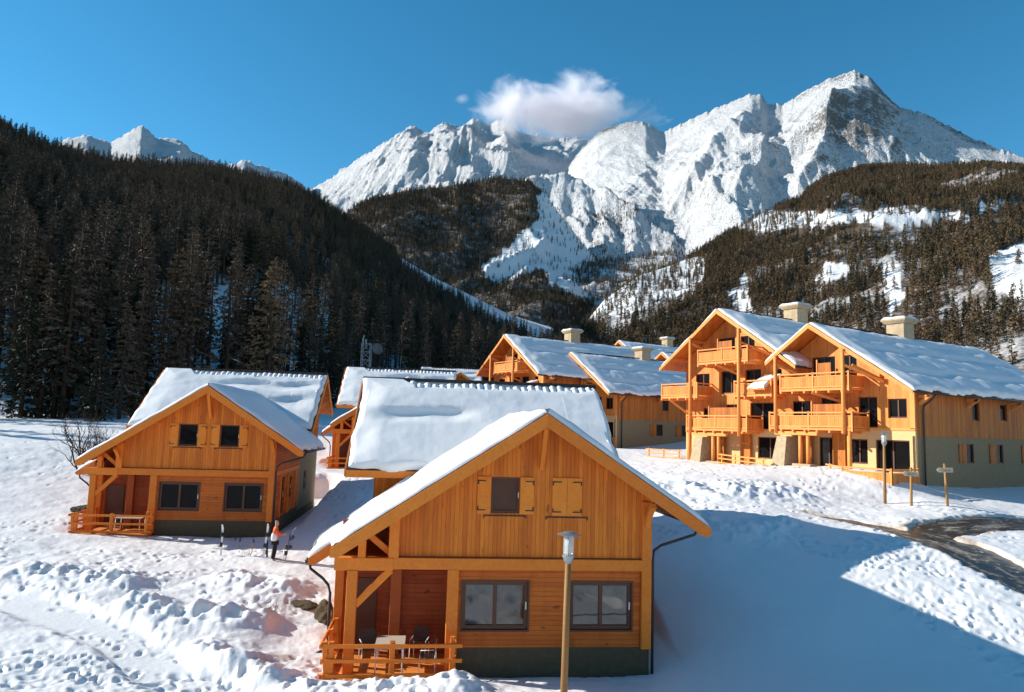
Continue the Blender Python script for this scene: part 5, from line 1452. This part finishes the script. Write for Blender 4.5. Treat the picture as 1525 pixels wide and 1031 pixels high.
def skin_mesh(name, joints, edges, mats, parent, sub=2, root=0):
    me = bpy.data.meshes.new(name); me.from_pydata([j[0] for j in joints], edges, []); me.update()
    o = bpy.data.objects.new(name, me); COL.objects.link(o)
    md = o.modifiers.new('skin', 'SKIN'); md.use_smooth_shade = True
    sv = me.skin_vertices[0].data
    for i, j in enumerate(joints):
        r = j[1]; sv[i].radius = r if isinstance(r, tuple) else (r, r); sv[i].use_root = (i == root)
    s = o.modifiers.new('sub', 'SUBSURF'); s.levels = sub; s.render_levels = sub
    for m in (mats if isinstance(mats, list) else [mats]): me.materials.append(m)
    if parent: o.parent = parent
    return o
def person():
    x, y = put(408, 833, 33.2)
    r = thing('person', 'person in an orange and white jacket and black trousers handling skis outside the left chalet', 'person', (x, y, gz(x, y) - .06), R(110))
    # faces local -Y, turned to the right of the photo
    M['skin'] = simple('skin', (.55, .32, .22), .5, .3, .1); M['jacket'] = simple('orange_jacket', (.75, .13, .035), .75, .2, .2, 12); M['trousers'] = simple('black_trousers', (.02, .02, .024), .8, .2)
    M['jacket_white'] = simple('white_jacket_panel', (.82, .80, .78), .75, .2, .05); M['cap'] = simple('grey_cap', (.30, .28, .24), .9, .1, .2)
    J = [((0, 0, .93), (.13, .10)), ((0, .01, 1.12), (.125, .09)), ((0, .0, 1.32), (.15, .10)), ((0, -.01, 1.45), (.085, .07)), ((0, -.02, 1.53), .05), ((0, -.035, 1.60), (.072, .085)), ((0, -.03, 1.70), (.076, .09)), ((0, -.02, 1.765), (.05, .06)),
         ((.19, 0, 1.41), .058), ((.25, -.10, 1.18), .045), ((.17, -.34, 1.10), .035), ((-.19, 0, 1.41), .058), ((-.26, -.12, 1.20), .045), ((-.14, -.36, 1.18), .035),
         ((.10, 0, .86), .09), ((.11, -.02, .50), .062), ((.115, .03, .10), .042), ((.12, -.12, .04), .04), ((-.10, 0, .86), .09), ((-.12, .02, .50), .062), ((-.13, .08, .10), .042), ((-.13, -.07, .04), .04),
         ((0, -.13, 1.615), .014)]
    E = [(0, 1), (1, 2), (2, 3), (3, 4), (4, 5), (5, 6), (6, 7), (2, 8), (8, 9), (9, 10), (2, 11), (11, 12), (12, 13), (0, 14), (14, 15), (15, 16), (16, 17), (0, 18), (18, 19), (19, 20), (20, 21), (5, 22)]
    # hands: palm, four fingers curled round the ski and a thumb
    for side, w in ((1, 10), (-1, 13)):
        wx, wy, wz = J[w][0]
        J.append(((wx - .02 * side, wy - .06, wz + .01), (.026, .016))); k = len(J) - 1; E.append((w, k))
        for f in range(4):
            ox = .03 - .02 * f
            J.append(((wx - .02 * side - .02 * side, wy - .10, wz + ox), .009)); a = len(J) - 1; E.append((k, a))
            J.append(((wx - .02 * side - .045 * side, wy - .10 + .015, wz + ox), .008)); E.append((a, a + 1))
        J.append(((wx - .05 * side, wy - .045, wz + .035), .010)); E.append((k, len(J) - 1))
    skin_mesh('body', J, E, M['skin'], r, 2)
    jk = [((0, 0, .86), (.185, .15)), ((0, .01, 1.1), (.18, .145)), ((0, 0, 1.32), (.20, .15)), ((0, -.01, 1.46), (.10, .09)), ((.215, 0, 1.41), .085), ((.265, -.10, 1.18), .07), ((.18, -.31, 1.105), .055), ((-.215, 0, 1.41), .085), ((-.275, -.12, 1.20), .07), ((-.155, -.33, 1.18), .055)]
    skin_mesh('jacket', jk, [(0, 1), (1, 2), (2, 3), (2, 4), (4, 5), (5, 6), (2, 7), (7, 8), (8, 9)], M['jacket'], r, 2)
    skin_mesh('jacket_panel', [((-.09, .05, .84), (.15, .15)), ((-.09, .05, 1.1), (.15, .15)), ((-.08, .05, 1.27), (.14, .13))], [(0, 1), (1, 2)], M['jacket_white'], r, 2)
    skin_mesh('trousers', [((0, 0, .90), (.16, .13)), ((.10, 0, .80), .115), ((.115, -.02, .48), .095), ((.12, .03, .12), .085), ((-.10, 0, .80), .115), ((-.125, .02, .48), .095), ((-.135, .08, .12), .085)], [(0, 1), (1, 2), (2, 3), (0, 4), (4, 5), (5, 6)], M['trousers'], r, 2)
    skin_mesh('boots', [((.12, .03, .14), .075), ((.12, .0, .06), .07), ((.125, -.15, .045), .055), ((-.135, .08, .14), .075), ((-.135, .05, .06), .07), ((-.135, -.10, .045), .055)], [(0, 1), (1, 2), (3, 4), (4, 5)], M['plastic'], r, 2)
    skin_mesh('cap', [((0, -.015, 1.71), (.088, .098)), ((0, -.01, 1.78), (.06, .07))], [(0, 1)], M['cap'], r, 2)
    for s in (-1, 1):
        m = MB(); m.lathe([(.002, -.008), (.009, 0), (.002, .008)], 6, (s * .032, -.117, 1.655)); m.build('eye', M['iron'], r)
        m = MB(); m.lathe([(.004, -.03), (.016, 0), (.004, .03)], 6, (s * .077, -.03, 1.65)); m.build('ear', M['skin'], r)
    m = MB(); m.box(-.025, .025, -.118, -.112, 1.575, 1.583); m.build('mouth', M['frame'], r)
    q = Matrix.Translation((x, y, 0)) @ Matrix.Rotation(R(110), 4, 'Z')
    for k, (dx, dy, ln, mt, lb) in enumerate(((-.06, -.46, (R(10), R(-6)), 'ski_blue', 'blue topped ski held upright in front of the person'), (.08, -.47, (R(6), R(-12)), 'plastic', 'dark ski held upright behind the blue one by the person'), (.0, -.40, (R(2), R(-16)), 'ski_wood', 'tan ski leaning low beside the held skis'))):
        w = q @ Vector((dx, dy, 0))
        ski('ski', lb, w.x, w.y, ln, (1.62, 1.55, 1.0)[k], mt, None, R(110), .12)
person()

# ------------------------------------------------------------------ leafless bush, rocks, dry stalks
def bush():
    q = at(132, 668, 50); x, y = q.x, q.y; z = gz(x, y)
    r = thing('leafless_bush', 'tangled leafless bush on the snow beside the left chalet roof', 'bush', (x, y, z - .1)); rg_ = random.Random(8)
    m = MB()
    def grow(p, d, L, rad, lev):
        pts = [p]; q = Vector(p); dd = Vector(d)
        for k in range(4):
            dd = (dd + Vector((rg_.uniform(-.28, .28), rg_.uniform(-.28, .28), rg_.uniform(-.05, .18)))).normalized(); q = q + dd * L / 4; pts.append(q.copy())
        m.tube(pts, rad, 5 if lev < 2 else 3, rad * .45)
        if lev < 4:
            for k in range(rg_.choice((2, 3, 3))):
                b = pts[rg_.randint(1, 4)]; nd = (dd + Vector((rg_.uniform(-.9, .9), rg_.uniform(-.9, .9), rg_.uniform(-.3, .5)))).normalized()
                grow(b, nd, L * rg_.uniform(.5, .75), rad * .55, lev + 1)
    for k in range(10):
        a = rg_.uniform(0, 6.28); s = rg_.uniform(.1, .9)
        grow(Vector((rg_.uniform(-.5, 1.6), rg_.uniform(-.4, .4), 0)), Vector((math.cos(a) * s - .25, math.sin(a) * s, 1)).normalized(), rg_.uniform(1.7, 2.8), .07, 0)
    m.build('branches', M['bark'], r)
bush()
def rock(label, px, py, d, sx, sy, sz, mat, seed, sink=.3):
    q = at(px, py, d); x, y = q.x, q.y
    bm = bmesh.new(); bmesh.ops.create_icosphere(bm, subdivisions=4, radius=1); rg_ = np.array([v.co[:] for v in bm.verts])
    k = 1 + .35 * fbm(rg_[:, 0] * 1.6 + seed, rg_[:, 1] * 1.6 + rg_[:, 2], 4, seed) + .15 * fbm(rg_[:, 2] * 3 + seed, rg_[:, 0] * 3, 3, seed + 2)
    for v, f in zip(bm.verts, k): v.co = Vector((v.co.x * sx * f, v.co.y * sy * f, v.co.z * sz * f))
    me = bpy.data.meshes.new('boulder'); bm.to_mesh(me); bm.free(); me.materials.append(M[mat])
    o = bpy.data.objects.new('boulder', me); COL.objects.link(o); o.location = (x, y, gz(x, y) + sz * (1 - 2 * sink)); o.rotation_euler = (0, 0, seed)
    tag(o, label, 'rock')
M['rock'] = simple('dark_rock', (.06, .05, .04), .95, .1, .5, 5, .04)
M['earth'] = simple('bare_earth', (.085, .06, .035), .95, .1, .4, 6, .03)
rock('dark rock jutting from the snow left of the chalet with the person', 128, 742, 41.5, .75, .45, .28, 'rock', 3, .3)
rock('dark low boulder beside the longer rock near the left chalet porch', 152, 743, 41.0, .6, .4, .26, 'rock', 5, .3)
rock('bare earth bank under the snow beside the drainpipe of the nearest chalet', 486, 884, 26.2, .25, .6, .5, 'earth', 7, .4)
rock('small bare earth lip below the snow overhang beyond the drainpipe', 455, 868, 27.4, .6, .25, .15, 'earth', 9, .4)
def stalks(label, px, py, d, n, h, seed):
    q = at(px, py, d); x, y = q.x, q.y; rg_ = random.Random(seed); m = MB()
    for k in range(n):
        a = rg_.uniform(0, 6.28); b = Vector((rg_.uniform(-.25, .25), rg_.uniform(-.2, .2), -.1)); e = b + Vector((math.cos(a) * .18, math.sin(a) * .18, h * rg_.uniform(.6, 1)))
        m.tube([b, b.lerp(e, .5) + Vector((.02, 0, .03)), e], .007, 4, .003)
        for j in range(3): p_ = b.lerp(e, rg_.uniform(.5, 1)); m.tube([p_, p_ + Vector((rg_.uniform(-.12, .12), rg_.uniform(-.12, .12), .12))], .004, 3)
    o = m.build('dry_stalks', M['stalk']); o.location = (x, y, gz(x, y)); tag(o, label, 'dry plant')
M['stalk'] = simple('dry_stalk', (.30, .20, .10), .9, .1)
stalks('thin dry stalks poking through the snow between the upright skis', 366, 828, 33.8, 9, .75, 2)
stalks('little tuft of dry grass on the snow hump left of the nearest drainpipe', 408, 893, 26.0, 12, .3, 3)
